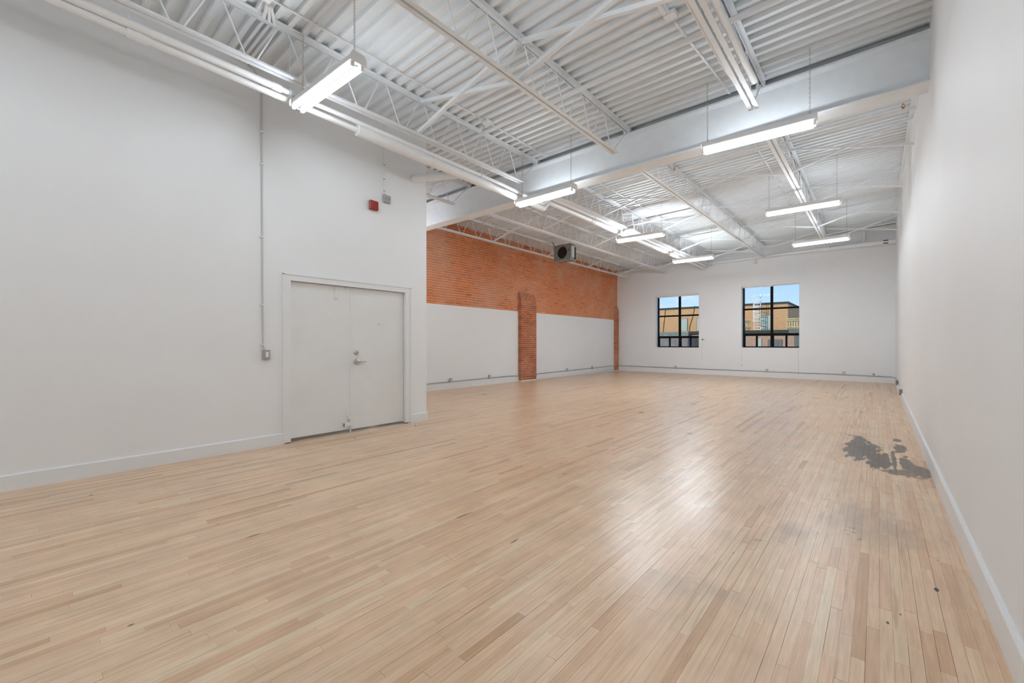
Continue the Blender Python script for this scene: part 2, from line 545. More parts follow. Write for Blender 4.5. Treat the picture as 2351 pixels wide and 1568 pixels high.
class MB:
    def __init__(s):
        s.v, s.f, s.t = [], [], []

    def add(s, verts, faces, tone=0.5):
        k = len(s.v)
        s.v += [Vector(p) for p in verts]
        s.f += [tuple(i + k for i in f) for f in faces]
        s.t += [tone] * len(faces)
        return s

    def box(s, a, b, tone=0.5):
        (x0, y0, z0), (x1, y1, z1) = a, b
        return s.add([(x0, y0, z0), (x1, y0, z0), (x1, y1, z0), (x0, y1, z0), (x0, y0, z1), (x1, y0, z1), (x1, y1, z1), (x0, y1, z1)],
                     [(0, 3, 2, 1), (4, 5, 6, 7), (0, 1, 5, 4), (1, 2, 6, 5), (2, 3, 7, 6), (3, 0, 4, 7)], tone)

    def bevbox(s, a, b, r=0.01):
        """box with chamfered edges along all sides"""
        (x0, y0, z0), (x1, y1, z1) = a, b
        vs_, idx = [], {}
        for ix, x in enumerate((x0, x1)):
            for iy, y in enumerate((y0, y1)):
                for iz, z in enumerate((z0, z1)):
                    sx, sy, sz = (1 if ix == 0 else -1), (1 if iy == 0 else -1), (1 if iz == 0 else -1)
                    for ax in range(3):
                        p = [x + sx * r, y + sy * r, z + sz * r]
                        p[ax] = (x, y, z)[ax]
                        idx[(ix, iy, iz, ax)] = len(vs_)
                        vs_.append(p)
        fs = []
        for ax in range(3):
            o1, o2 = [(1, 2), (0, 2), (0, 1)][ax]
            for side in (0, 1):
                q = []
                for a1, a2 in ((0, 0), (1, 0), (1, 1), (0, 1)):
                    c = [0, 0, 0]
                    c[ax], c[o1], c[o2] = side, a1, a2
                    q.append(idx[(*c, ax)])
                fs.append(tuple(q))
        for ax in range(3):
            o1, o2 = [(1, 2), (0, 2), (0, 1)][ax]
            for a1 in (0, 1):
                for a2 in (0, 1):
                    c0, c1 = [0, 0, 0], [0, 0, 0]
                    c0[o1] = c1[o1] = a1
                    c0[o2] = c1[o2] = a2
                    c1[ax] = 1
                    fs.append((idx[(*c0, o1)], idx[(*c1, o1)], idx[(*c1, o2)], idx[(*c0, o2)]))
        for c in [(i, j, k) for i in (0, 1) for j in (0, 1) for k in (0, 1)]:
            fs.append(tuple(idx[(*c, ax)] for ax in range(3)))
        return s.add(vs_, fs)

    def tube(s, pts, r, nseg=12, caps=True, radii=None):
        pts = [Vector(p) for p in pts]
        k0 = len(s.v)
        prev = None
        for i, p in enumerate(pts):
            if i == 0:
                d = pts[1] - p
            elif i == len(pts) - 1:
                d = p - pts[i - 1]
            else:
                d = (p - pts[i - 1]).normalized() + (pts[i + 1] - p).normalized()
            d.normalize()
            if prev is None:
                up = Vector((0, 0, 1)) if abs(d.z) < 0.9 else Vector((1, 0, 0))
                a = d.cross(up).normalized()
            else:
                a = (prev - d * prev.dot(d)).normalized()
            prev = a
            bb = d.cross(a)
            rad = radii[i] if radii else r
            for j in range(nseg):
                t = 2 * PI * j / nseg
                s.v.append(p + a * (math.cos(t) * rad) + bb * (math.sin(t) * rad))
        for i in range(len(pts) - 1):
            for j in range(nseg):
                a0 = k0 + i * nseg + j
                a1 = k0 + i * nseg + (j + 1) % nseg
                s.f.append((a0, a1, a1 + nseg, a0 + nseg))
                s.t.append(0.5)
        if caps:
            s.f.append(tuple(k0 + j for j in reversed(range(nseg))))
            s.f.append(tuple(k0 + (len(pts) - 1) * nseg + j for j in range(nseg)))
            s.t += [0.5, 0.5]
        return s

    def extr(s, prof, A, B, u=(1, 0, 0), w=(0, 0, 1)):
        """2D profile (list of (a,b) in the u/w plane) swept from A to B"""
        A, B, u, w = Vector(A), Vector(B), Vector(u), Vector(w)
        nn = len(prof)
        vs_ = [A + u * a + w * c for a, c in prof] + [B + u * a + w * c for a, c in prof]
        fs = [(i, (i + 1) % nn, (i + 1) % nn + nn, i + nn) for i in range(nn)]
        fs += [tuple(reversed(range(nn))), tuple(range(nn, 2 * nn))]
        return s.add(vs_, fs)

    def disc(s, c, axis, r, t, nseg=20):
        c, axis = Vector(c), Vector(axis).normalized()
        return s.tube([c, c + axis * t], r, nseg)

    def build(s, name, mat, parent=None, smooth=False, tones=False):
        return mesh_obj(name, s.v, s.f, mat, parent, smooth, s.t if tones else None)


def smooth_by_angle(o, deg=40):
    me = o.data
    me.polygons.foreach_set('use_smooth', [True] * len(me.polygons))
    import bmesh
    bm = bmesh.new()
    bm.from_mesh(me)
    for e in bm.edges:
        if len(e.link_faces) == 2 and e.calc_face_angle(0) > math.radians(deg):
            e.smooth = False
    bm.to_mesh(me)
    bm.free()
    return o


def pipe(name, pts, r, mat, parent=None, nseg=14):
    return smooth_by_angle(MB().tube(pts, r, nseg).build(name, mat, parent))


def copy_tree(o, parent=None):
    c = o.copy()
    col.objects.link(c)
    c.parent = parent
    for ch in o.children:
        copy_tree(ch, c)
    return c


# projected size, used only to choose which boards and bricks become single objects
SY, CY = math.sin(YAW), math.cos(YAW)


def screen_area(poly):
    near = 0.08
    def depth(p): return -SY * p[0] + CY * p[1]
    out = []
    for i, p in enumerate(poly):
        q = poly[(i + 1) % len(poly)]
        dp, dq = depth(p), depth(q)
        if dp > near:
            out.append(p)
        if (dp > near) != (dq > near):
            t = (near - dp) / (dq - dp)
            out.append(tuple(p[k] + t * (q[k] - p[k]) for k in range(3)))
    if len(out) < 3:
        return 0
    pts = []
    for p in out:
        d = depth(p)
        pts.append((W_PX / 2 + F_PX * (CY * p[0] + SY * p[1]) / d, Y_HORIZON - F_PX * (p[2] - EYE) / d))
    for ax, lim, sg in ((0, 0, 1), (0, W_PX, -1), (1, 0, 1), (1, H_PX, -1)):
        res = []
        for i, p in enumerate(pts):
            q = pts[(i + 1) % len(pts)]
            a, c = sg * (p[ax] - lim), sg * (q[ax] - lim)
            if a >= 0:
                res.append(p)
            if (a >= 0) != (c >= 0):
                t = a / (a - c)
                res.append((p[0] + t * (q[0] - p[0]), p[1] + t * (q[1] - p[1])))
        pts = res
        if len(pts) < 3:
            return 0
    return abs(sum(pts[i][0] * pts[(i + 1) % len(pts)][1] - pts[(i + 1) % len(pts)][0] * pts[i][1] for i in range(len(pts)))) / 2


# ================================================================== STRUCTURE
# ---- floor
floor = MB().box((XB - 0.2, YBACK - 0.1, -0.25), (XR + 0.1, YF + 0.1, -0.012)).build('floor', 'dark')
tag(floor, 'pale maple strip floor with grey glue stain near the right wall', 'floor', kind='structure')
STRIP = 0.0455
boards = []
k = 0
while True:
    x1 = XR - k * STRIP
    x0 = x1 - STRIP
    if x1 < XB:
        break
    k += 1
    ylo = YBACK if x0 > XL - 0.3 else 4.3
    y = ylo - random.uniform(0, 1.0)
    while y < YF:
        ln_ = random.choice((0.32, 0.45, 0.6, 0.8, 1.0, 1.3, 1.7)) * random.uniform(0.85, 1.2)
        a, c = max(y, ylo), min(y + ln_, YF)
        if c - a > 0.02:
            boards.append((x0, x1, a, c))
        y += ln_
ranked = sorted(range(len(boards)), key=lambda i: -screen_area([(boards[i][0], boards[i][2], 0), (boards[i][1], boards[i][2], 0), (boards[i][1], boards[i][3], 0), (boards[i][0], boards[i][3], 0)]))
single = set(ranked[:300])
rest, rest_st = MB(), MB()


def is_stained(x0, x1, a, c):
    return any(x1 > bx_ - 2.6 * rx and x0 < bx_ + 2.6 * rx and c > by_ - 2.6 * ry and a < by_ + 2.6 * ry for bx_, by_, rx, ry, _e, _a in SMUDGE + GLUE + MARKS)


for i, (x0, x1, a, c) in enumerate(boards):
    stn = is_stained(x0, x1, a, c)
    g0, g1 = random.uniform(0.0001, 0.0004) + (0.0006 if random.random() < 0.25 else 0), random.uniform(0.0001, 0.0005)
    e0 = random.uniform(0.0001, 0.0006)
    zt = random.uniform(-0.0004, 0.0004)
    tone = min(1, max(0, random.gauss(0.6, 0.24)))
    if random.random() < 0.05:
        tone = random.uniform(0.0, 0.22)
    mb = (rest_st if stn else rest) if i not in single else MB()
    mb.box((x0 + g0, a + e0, -0.0118), (x1 - g1, c - e0, zt), tone)
    if i in single:
        mb.build('plank', 'maple_stained' if stn else 'maple', floor, tones=True)
tag(rest_st.build('stained_plank_field', 'maple_stained', floor, tones=True), kind='stuff')
rest_o = rest.build('plank_field', 'maple', floor, tones=True)
tag(rest_o, kind='stuff')

# ---- left wall with door opening
DY0, DY1, DZ = 2.255, 4.075, 2.135      # rough opening
WT = 0.20
HW = 4.83
wl_ = MB()
wl_.box((XL - WT, YBACK, -0.02), (XL, DY0, HW))
wl_.box((XL - WT, DY1, -0.02), (XL, YEND, HW))
wl_.box((XL - WT, DY0, DZ), (XL, DY1, HW))
wall_left = tag(wl_.build('wall_left', 'wall'), 'tall plain white wall with the double door', 'wall', kind='structure')
wr = MB().box((XB, YEND - WT, -0.02), (XL - WT + 0.01, YEND, HW)).build('wall_left_return', 'wall')
tag(wr, 'white return wall behind the end of the left wall', 'wall', kind='structure')

# ---- right wall
wall_right = MB().box((XR, YBACK, -0.02), (XR + 0.25, YF + 0.3, 5.35)).build('wall_right', 'wall')
tag(wall_right, 'long plain white wall beside the camera', 'wall', kind='structure')

# ---- back wall behind the camera
wb = MB().box((XB - 0.3, YBACK - 0.25, -0.02), (XR + 0.25, YBACK, 5.35)).build('wall_back', 'wall')
tag(wb, 'white wall closing the room behind the camera', 'wall', kind='structure')

# ---- far wall with two windows
WIN = [(-7.456, -5.613, 1.10, 3.415), (-4.037, -2.150, 1.115, 3.555)]


def wall_with_windows(y0, y1, toff):
    mb = MB()
    xs = [XB - 0.6, WIN[0][0], WIN[0][1], WIN[1][0], WIN[1][1], XR + 0.02]

    def slab(xa, xb, za, zb_a, zb_b):
        mb.add([(xa, y0, za), (xb, y0, za), (xb, y1, za), (xa, y1, za), (xa, y0, zb_a), (xb, y0, zb_b), (xb, y1, zb_b), (xa, y1, zb_a)],
               [(0, 3, 2, 1), (4, 5, 6, 7), (0, 1, 5, 4), (1, 2, 6, 5), (2, 3, 7, 6), (3, 0, 4, 7)])
    for i in range(5):
        xa, xb = xs[i], xs[i + 1]
        ta, tb = zdeck(xa, YF) + toff, zdeck(xb, YF) + toff
        if i in (1, 3):
            w = WIN[(i - 1) // 2]
            slab(xa, xb, -0.02, w[2], w[2])
            slab(xa, xb, w[3], ta, tb)
        else:
            slab(xa, xb, -0.02, ta, tb)
    return mb


wall_far = wall_with_windows(YF, YF + 0.12, -0.03).build('wall_far', 'wall')
tag(wall_far, 'white end wall holding the two black windows', 'wall', kind='structure')
wo = wall_with_windows(YF + 0.12, YF + 0.34, 0.25).build('wall_far_outer', 'tan_brick')
tag(wo, 'outer brick leaf of the end wall around the two windows', 'wall', kind='structure')

# ---- brick wall on the left of the far bay (local frame : x out of the wall, y along it)
BW = bpy.data.objects.new('wall_brick', None)
col.objects.link(BW)
BW.location = (XB, 8.5, 0)
BW.rotation_euler = (0, 0, 0.0125)
tag(BW, 'orange red brick wall above white painted panels', 'wall', kind='structure')
LY0, LY1 = YEND - 8.55, YF - 8.5 + 0.05
PANEL_Z, LEDGE_Z, BTOP = 2.368, 4.47, 4.78
MB().box((-0.35, LY0, -0.02), (-0.009, LY1, LEDGE_Z)).build('mortar_body', 'mortar', BW)
MB().box((-0.35, LY0, LEDGE_Z), (-0.096, LY1, 5.0)).build('upper_mortar_body', 'mortar', BW)
CO, BL, HD, JT = 0.0712, 0.213, 0.106, 0.011
brick_list = []     # (face x, y0, y1, z0, z1)
row, z = 0, PANEL_Z - 0.03
while z < BTOP:
    setback = -0.085 if z > LEDGE_Z - 0.04 else 0.0
    z1 = z + CO - JT
    header = row % 6 == 4
    pitch = HD if header else BL
    y = LY0 - random.uniform(0, 0.02) - ((row % 2) * 0.1065 if not header else 0.05)
    while y < LY1:
        a, c = max(y, LY0), min(y + pitch - JT, LY1)
        if c - a > 0.02:
            brick_list.append((setback - random.uniform(0.0, 0.003), a, c, z + random.uniform(-0.001, 0.001), z1 + random.uniform(-0.001, 0.001)))
        y += pitch
    z += CO
    row += 1

PIL = [(10.98 - 8.5, 11.82 - 8.5), (17.98 - 8.5, YF - 8.5 + 0.02)]
PDEPS = [0.135, 0.085]


def to_world(x, y, z):
    ca, sa = math.cos(0.0125), math.sin(0.0125)
    return (XB + ca * x - sa * y, 8.5 + sa * x + ca * y, z)


def brick_rank(bk):
    x, a, c, z0, z1 = bk
    if to_world(x, c, z0)[1] < 6.95:
        return 0
    return screen_area([to_world(x, a, z0), to_world(x, c, z0), to_world(x, c, z1), to_world(x, a, z1)])


order = sorted(range(len(brick_list)), key=lambda i: -brick_rank(brick_list[i]))
single = set(order[:300])
rest = MB()
for i, (x, a, c, z0, z1) in enumerate(brick_list):
    tone = min(1, max(0, random.gauss(0.55, 0.13)))
    if random.random() < 0.03:
        tone = random.uniform(0.05, 0.2)
    mb = MB() if i in single else rest
    mb.add([(x - 0.09, a, z0), (x - 0.09, c, z0), (x - 0.09, c, z1), (x - 0.09, a, z1),
            (x - 0.003, a, z0), (x - 0.003, c, z0), (x - 0.003, c, z1), (x - 0.003, a, z1),
            (x, a + 0.003, z0 + 0.003), (x, c - 0.003, z0 + 0.003), (x, c - 0.003, z1 - 0.003), (x, a + 0.003, z1 - 0.003)],
           [(8, 9, 10, 11), (4, 5, 9, 8), (5, 6, 10, 9), (6, 7, 11, 10), (7, 4, 8, 11), (0, 1, 5, 4), (1, 2, 6, 5), (2, 3, 7, 6), (3, 0, 4, 7)], tone)
    if i in single:
        mb.build('brick', 'brick', BW, tones=True)
tag(rest.build('brick_field', 'brick', BW, tones=True), kind='stuff')

# pilasters
for pi, (p0, p1) in enumerate(PIL):
    PDEP = PDEPS[pi]
    STEP = PDEP / 4
    core = MB()
    core.box((-0.1, p0 + 0.006, 0.03), (PDEP - 0.012, p1 - 0.006, 2.76))
    for s in range(4):
        core.box((-0.1, p0 + 0.006, 2.76 + s * CO), (PDEP - 0.012 - (s + 1) * STEP, p1 - 0.006, 2.76 + (s + 1) * CO))
    pil = core.build('pilaster', 'mortar', BW)
    tag(pil, 'brick pilaster with sloped top, in the middle of the brick wall' if pi == 0 else 'narrow brick pilaster in the corner by the end wall')
    z, r_ = 0.04, 0
    nfield = MB()
    while z < 3.02:
        d = PDEP if z < 2.75 else PDEP - (int((z - 2.75) / CO) + 1) * STEP
        y = p0 - (0.1065 if r_ % 2 else 0)
        if d > 0.01:
            while y < p1 - 0.02:
                a, c = max(y, p0), min(y + BL - JT, p1)
                if c - a > 0.03:
                    tone = min(1, max(0, random.gauss(0.10, 0.07)))
                    mb = nfield
                    mb.box((-0.05, a, z), (d - random.uniform(0, 0.004), c, z + CO - JT), tone)
                y += BL
        z += CO
        r_ += 1
    if True:
        tag(nfield.build('brick_field', 'brick', pil, tones=True), kind='stuff')
    MB().box((-0.1, p0 - 0.006, -0.01), (PDEP + 0.006, p1 + 0.006, 0.035)).build('base_strip', 'trim', pil)

# white drywall panels covering the lower brickwork
for a, c in ((LY0, PIL[0][0] - 0.012), (PIL[0][1] + 0.012, PIL[1][0] - 0.012)):
    pan = MB().box((-0.05, a, -0.01), (0.008, c, PANEL_Z)).build('drywall_panel', 'wall', BW)
for a, c in ((LY0, PIL[0][0] - 0.012), (PIL[0][1] + 0.012, PIL[1][0] - 0.012)):
    bbd = MB().extr([(0.0, -0.01), (0.022, -0.01), (0.022, 0.175), (0.010, 0.185), (0.0, 0.185)], (0, a, 0), (0, c, 0)).build('baseboard', 'trim', BW)

# ---- baseboards
BPROF = [(0.0, -0.01), (0.020, -0.01), (0.020, 0.13), (0.012, 0.14), (0.0, 0.14)]


def baseboard(name, A, B, u, label, prof=BPROF):
    o = MB().extr(prof, A, B, u=u).build(name, 'trim')
    return tag(o, label, 'baseboard', kind='structure')


baseboard('baseboard_left', (XL, YBACK, 0.004), (XL, 2.195, 0.004), (1, 0, 0), 'white baseboard along the left wall before the double door')
baseboard('baseboard_left_end', (XL, 4.15, 0), (XL, YEND + 0.02, 0), (1, 0, 0), 'short white baseboard piece between door frame and wall end', [(p, q * 0.93) for p, q in BPROF])
baseboard('baseboard_far', (XB - 0.1, YF, 0), (XR, YF, 0), (0, -1, 0), 'white baseboard under the two windows', [(p, q * 1.45) for p, q in BPROF])
baseboard('baseboard_right', (XR, YBACK, 0.002), (XR, YF, 0.002), (-1, 0, 0), 'white baseboard along the right wall', [(p, q * 1.18) for p, q in BPROF])

# ---- ceiling : corrugated deck in sheets, ribs across the room
ceil_ = bpy.data.objects.new('ceiling', None)
col.objects.link(ceil_)
tag(ceil_, 'white corrugated steel roof deck', 'ceiling', kind='structure')
PITCH, FL, SL, DEP = 0.152, 0.050, 0.012, 0.048
XA, XZ = XB - 0.35, XR + 0.10
nrib = 6
y = YBACK - 0.1
while y < YF + 0.02:
    vs_, fs = [], []
    prof = []
    for i in range(nrib):
        yy = y + i * PITCH
        prof += [(yy, 0), (yy + FL, 0), (yy + FL + SL, DEP), (yy + PITCH - SL, DEP)]
    prof.append((y + nrib * PITCH, 0))
    prof.append((y + nrib * PITCH + 0.02, -0.004))
    prof = [p for p in prof if p[0] < YF + 0.13]
    if len(prof) >= 2:
        for (yy, dz) in prof:
            for xx in (XA, XZ):
                vs_.append((xx, yy, zdeck(xx, yy) + dz))
        for i in range(len(prof) - 1):
            fs.append((2 * i, 2 * i + 1, 2 * i + 3, 2 * i + 2))
        mesh_obj('deck_sheet', vs_, fs, 'deck', ceil_)
    y += nrib * PITCH
# roof insulation lid so that no daylight leaks through the laps
lid = MB()
lid.add([(XA - 0.3, YBACK - 0.4, DECK + 0.12), (XZ + 0.3, YBACK - 0.4, DECK + 0.12), (XZ + 0.3, Y2, DECK + 0.12), (XA - 0.3, Y2, DECK + 0.12),
         (XA - 0.3, YF + 0.36, zdeck(XA, YF) + 0.12), (XZ + 0.3, YF + 0.36, zdeck(XZ, YF) + 0.12)], [(0, 1, 2, 3), (3, 2, 5, 4)])
lid.build('roof_membrane', 'grey_roof', ceil_)

# ---- ledger angle at the top of the right wall
led = MB()
led.extr([(0, 0), (-0.06, 0), (-0.06, -0.006), (-0.006, -0.006), (-0.006, -0.07), (0, -0.07)], (XR, YBEAM1 + 0.05, zdeck(XR, YBEAM1 + 0.05) - 0.001), (XR, YF, zdeck(XR, YF) - 0.001))
tag(led.build('trim_1', 'steel'), 'white steel ledger angle under the deck along the right wall', 'trim', kind='structure')

# ================================================================== DOOR
door = bpy.data.objects.new('door_1', None)
col.objects.link(door)
door.location = (XL, 3.165, 0)
tag(door, 'white double door with lever handle in a white frame', 'door', kind='structure')


def dl(x, y, z):
    return (x, y - 3.165, z)


def dbox(mb, a, c):
    return mb.box(dl(*a), dl(*c))


fr_ = MB()
for ya, yb in ((2.195, 2.283), (4.050, 4.150)):
    dbox(fr_, (-0.12, ya, 0.012), (0.016, yb, 2.112))
dbox(fr_, (-0.12, 2.195, 2.112), (0.016, 4.150, 2.185))
fo = fr_.build('door_frame', 'trim', door)
tr_ = MB()
for ya, yb in ((2.183, 2.205), (4.138, 4.160)):
    dbox(tr_, (0.0, ya, 0.012), (0.024, yb, 2.195))
dbox(tr_, (0.0, 2.183, 2.185), (0.024, 4.160, 2.200))
tr_.build('outer_trim', 'trim', door)
sh = MB()
for ya, yb in ((2.218, 2.283), (4.05, 4.10)):
    dbox(sh, (-0.05, ya, 0.0), (0.010, yb, 0.012))
sh.build('dark_foot', 'dark', door)
leafs = []
for ya, yb in ((2.288, 3.146), (3.151, 4.046)):
    lf = MB()
    lf.bevbox(dl(-0.085, ya, 0.044 if ya < 3 else 0.036), dl(-0.042, yb, 2.108), 0.003)
    leafs.append(lf.build('door_leaf', 'door', door))
FX = -0.042
# astragal strip at the meeting edge
dbox(MB(), (0, 0, 0), (0, 0, 0))
a_ = MB()
dbox(a_, (FX, 3.132, 0.05), (FX + 0.006, 3.150, 2.10))
a_.build('meeting_strip', 'trim', leafs[0])
# deadbolt and lever on the right leaf
db_ = MB()
db_.tube([dl(FX, 3.225, 1.155), dl(FX + 0.012, 3.225, 1.155), dl(FX + 0.018, 3.225, 1.155)], 0.033, 24, radii=[0.034, 0.033, 0.026])
smooth_by_angle(db_.build('deadbolt', 'chrome', leafs[1]))
tb_ = MB()
tb_.bevbox(dl(FX + 0.016, 3.203, 1.145), dl(FX + 0.032, 3.247, 1.165), 0.003)
tb_.build('thumb_turn', 'chrome', leafs[1])
rs = MB()
rs.tube([dl(FX, 3.232, 1.022), dl(FX + 0.010, 3.232, 1.022), dl(FX + 0.020, 3.232, 1.022)], 0.04, 24, radii=[0.043, 0.042, 0.028])
smooth_by_angle(rs.build('rose_plate', 'chrome', leafs[1]))
lv = MB()
lv.tube([dl(FX + 0.015, 3.232, 1.022), dl(FX + 0.055, 3.232, 1.022), dl(FX + 0.062, 3.245, 1.022), dl(FX + 0.062, 3.30, 1.022), dl(FX + 0.058, 3.355, 1.020)], 0.011, 12, radii=[0.012, 0.012, 0.012, 0.010, 0.009])
smooth_by_angle(lv.build('lever_handle', 'chrome', leafs[1]), 60)
ph = MB().disc(dl(FX, 3.603, 1.585), (1, 0, 0), 0.006, 0.004, 12)
ph.build('peephole', 'black', leafs[1])
for zz in (1.78, 1.40, 1.20, 0.42):
    MB().bevbox(dl(FX, 3.154, zz), dl(FX + 0.004, 3.172, zz + 0.018), 0.001).build('screw_plate', 'trim', leafs[1])
# surface bolt on top of the left leaf
sb = MB()
sb.bevbox(dl(FX, 2.893, 2.03), dl(FX + 0.010, 2.925, 2.105), 0.002)
sb.bevbox(dl(FX + 0.010, 2.900, 2.06), dl(FX + 0.024, 2.920, 2.082), 0.003)
sb.tube([dl(FX + 0.012, 2.910, 2.10), dl(FX + 0.012, 2.910, 1.945)], 0.006, 8)
sb.bevbox(dl(FX, 2.885, 1.935), dl(FX + 0.014, 2.935, 1.950), 0.002)
sb.bevbox(dl(FX, 2.902, 1.915), dl(FX + 0.012, 2.918, 1.935), 0.002)
sb.build('surface_bolt', 'trim', leafs[0])
for ya in (3.055, 3.165):
    MB().bevbox(dl(FX, ya, 2.085), dl(FX + 0.02, ya + 0.055, 2.103), 0.002).build('strike_bracket', 'trim', leafs[0] if ya < 3.1 else leafs[1])
# foot bolt and bracket
fb = MB()
fb.bevbox(dl(FX, 3.078, 0.185), dl(FX + 0.008, 3.125, 0.292), 0.002)
fb.bevbox(dl(FX + 0.006, 3.090, 0.190), dl(FX + 0.026, 3.118, 0.240), 0.003)
fb.tube([dl(FX + 0.016, 3.125, 0.26), dl(FX + 0.016, 3.125, 0.002)], 0.009, 10)
fb.build('foot_bolt', 'trim', leafs[0])
fb2 = MB()
fb2.bevbox(dl(FX, 3.005, 0.10), dl(FX + 0.05, 3.02, 0.15), 0.002)
fb2.bevbox(dl(FX + 0.04, 3.005, 0.10), dl(FX + 0.05, 3.118, 0.15), 0.002)
fb2.build('foot_bracket', 'trim', leafs[0])
# dark storage space behind the door
vd = MB().box((XL - 2.9, 1.4, -0.01), (XL - 2.8, YEND - 0.25, 2.6)).build('wall_store', 'dark')
tag(vd, 'dark partition hidden behind the double door', 'wall', kind='structure')

# ================================================================== WINDOWS
YG = YF + 0.26
winspec = [
    dict(x0=-7.45, x1=-5.618, z0=1.105, z1=3.40, mull=-6.49, tr=2.475, low=1.56, subs=(-6.92, -6.035), lbl='black steel window nearer to the brick wall', bl='white roller blind cassette in the window nearer to the brick wall'),
    dict(x0=-4.034, x1=-2.155, z0=1.12, z1=3.54, mull=-3.054, tr=2.61, low=1.625, subs=(-3.555, -2.585), lbl='black steel window with the ladder outside, nearer to the right wall', bl='white roller blind cassette in the window nearer to the right wall'),
]
for wi, w in enumerate(winspec):
    root = bpy.data.objects.new('window_%d' % (wi + 1), None)
    col.objects.link(root)
    root.location = (0, YG, 0)
    tag(root, w['lbl'], 'window', kind='structure')
    x0, x1, z0, z1 = w['x0'], w['x1'], w['z0'], w['z1']
    t = 0.055
    f_ = MB()
    f_.box((x0, -0.03, z0), (x0 + t, 0.05, z1))
    f_.box((x1 - 0.012, -0.03, z0), (x1, 0.05, z1))
    f_.box((x0 + t, -0.03, z0), (x1 - 0.012, 0.05, z0 + 0.045))
    f_.box((x0 + t, -0.03, z1 - 0.06), (x1 - 0.012, 0.05, z1))
    f_.build('window_frame', 'black', root)
    MB().box((w['mull'] - 0.042, -0.025, z0 + 0.045), (w['mull'] + 0.042, 0.05, z1 - 0.06)).build('mullion', 'black', root)
    for a, c in ((x0 + t, w['mull'] - 0.042), (w['mull'] + 0.042, x1 - 0.012)):
        MB().box((a, -0.02, w['tr'] - 0.032), (c, 0.045, w['tr'] + 0.032)).build('transom', 'black', root)
        MB().box((a, -0.03, w['low'] - 0.055), (c, 0.05, w['low'] + 0.035)).build('transom', 'black', root)
        for zz0, zz1 in ((w['low'] + 0.035, w['tr'] - 0.032), (w['tr'] + 0.032, z1 - 0.06)):
            MB().box((a, 0.010, zz0), (c, 0.016, zz1)).build('pane', 'glass', root)
    for sx, (a, c) in zip(w['subs'], ((x0 + t, w['mull'] - 0.042), (w['mull'] + 0.042, x1 - 0.012))):
        sash = MB()
        wdt = 0.030
        sash.box((sx - wdt, -0.028, z0 + 0.045), (sx + wdt, 0.045, w['low'] - 0.055))
        sash.box((a, -0.028, z0 + 0.045), (a + 0.03, 0.045, w['low'] - 0.055))
        sash.build('sash_bar', 'black', root)
        MB().box((a + 0.03, 0.010, z0 + 0.045), (sx - wdt, 0.016, w['low'] - 0.055)).build('pane', 'glass', root)
        MB().box((sx + wdt, 0.010, z0 + 0.045), (c, 0.016, w['low'] - 0.055)).build('pane', 'glass', root)
    # painted reveal lining
    wx0, wx1, wz0, wz1 = WIN[wi]
    rv = MB()
    ya, yb = -0.258, -0.03
    rv.box((wx0, ya, wz0), (wx0 + 0.008, yb, wz1))
    rv.box((wx1 - 0.008, ya, wz0), (wx1, yb, wz1))
    rv.box((wx0, ya, wz1 - 0.008), (wx1, yb, wz1))
    rv.box((wx0, ya - 0.012, wz0 - 0.004), (wx1, yb, wz0 + 0.008))
    rv.build('window_sill', 'trim', root)
    # roller blind
    rb = thing('roller_blind', w['bl'], 'blind', (0.5 * (wx0 + wx1), YF + 0.07, wz1 - 0.009))
    cs = MB()
    hw = 0.5 * (wx1 - wx0) - 0.012
    cs.bevbox((-hw, -0.06, -0.075), (hw, 0.045, 0.0), 0.008)
    cs.build('cassette', 'plastic', rb)
    MB().box((-hw + 0.02, -0.01, -0.105), (hw - 0.02, 0.0, -0.07)).build('shade_cloth', 'plastic', rb)
    smooth_by_angle(MB().tube([(-hw + 0.02, -0.005, -0.110), (hw - 0.02, -0.005, -0.110)], 0.010, 10).build('hem_bar', 'plastic', rb))
    if wi == 1:
        MB().bevbox((-0.20, -0.062, -0.135), (0.10, -0.012, -0.085), 0.005).build('bracket_cover', 'plastic', rb)

# ================================================================== STEEL BEAM
bm_ = thing('steel_beam', 'deep white painted steel I-beam spanning the room overhead', 'beam', (0, 0.5 * (YBEAM0 + YBEAM1), ZB0))
hw = 0.5 * (YBEAM1 - YBEAM0)
xa, xb = XB - 0.05, XR
hb = ZB1 - ZB0
MB().box((xa, -hw, 0), (xb, hw, 0.024)).build('bottom_flange', 'steel', bm_)
MB().box((xa, -hw, hb - 0.024), (xb, hw, hb)).build('top_flange', 'steel', bm_)
MB().box((xa, -0.008, 0.024), (xb, 0.008, hb - 0.024)).build('web_plate', 'steel', bm_)
# closing plate between beam top and deck, set back
bp_ = MB().box((XB - 0.05, YBEAM0 + 0.16, ZB1), (XR, YBEAM0 + 0.175, DECK + 0.04)).build('closure_strip', 'deck')
tag(bp_, 'dark recessed closure strip between steel beam and roof deck', 'strip')
bp_.parent = bm_
bp_.matrix_parent_inverse = Matrix.Translation(-Vector((0, 0.5 * (YBEAM0 + YBEAM1), ZB0)))
del bp_['category']

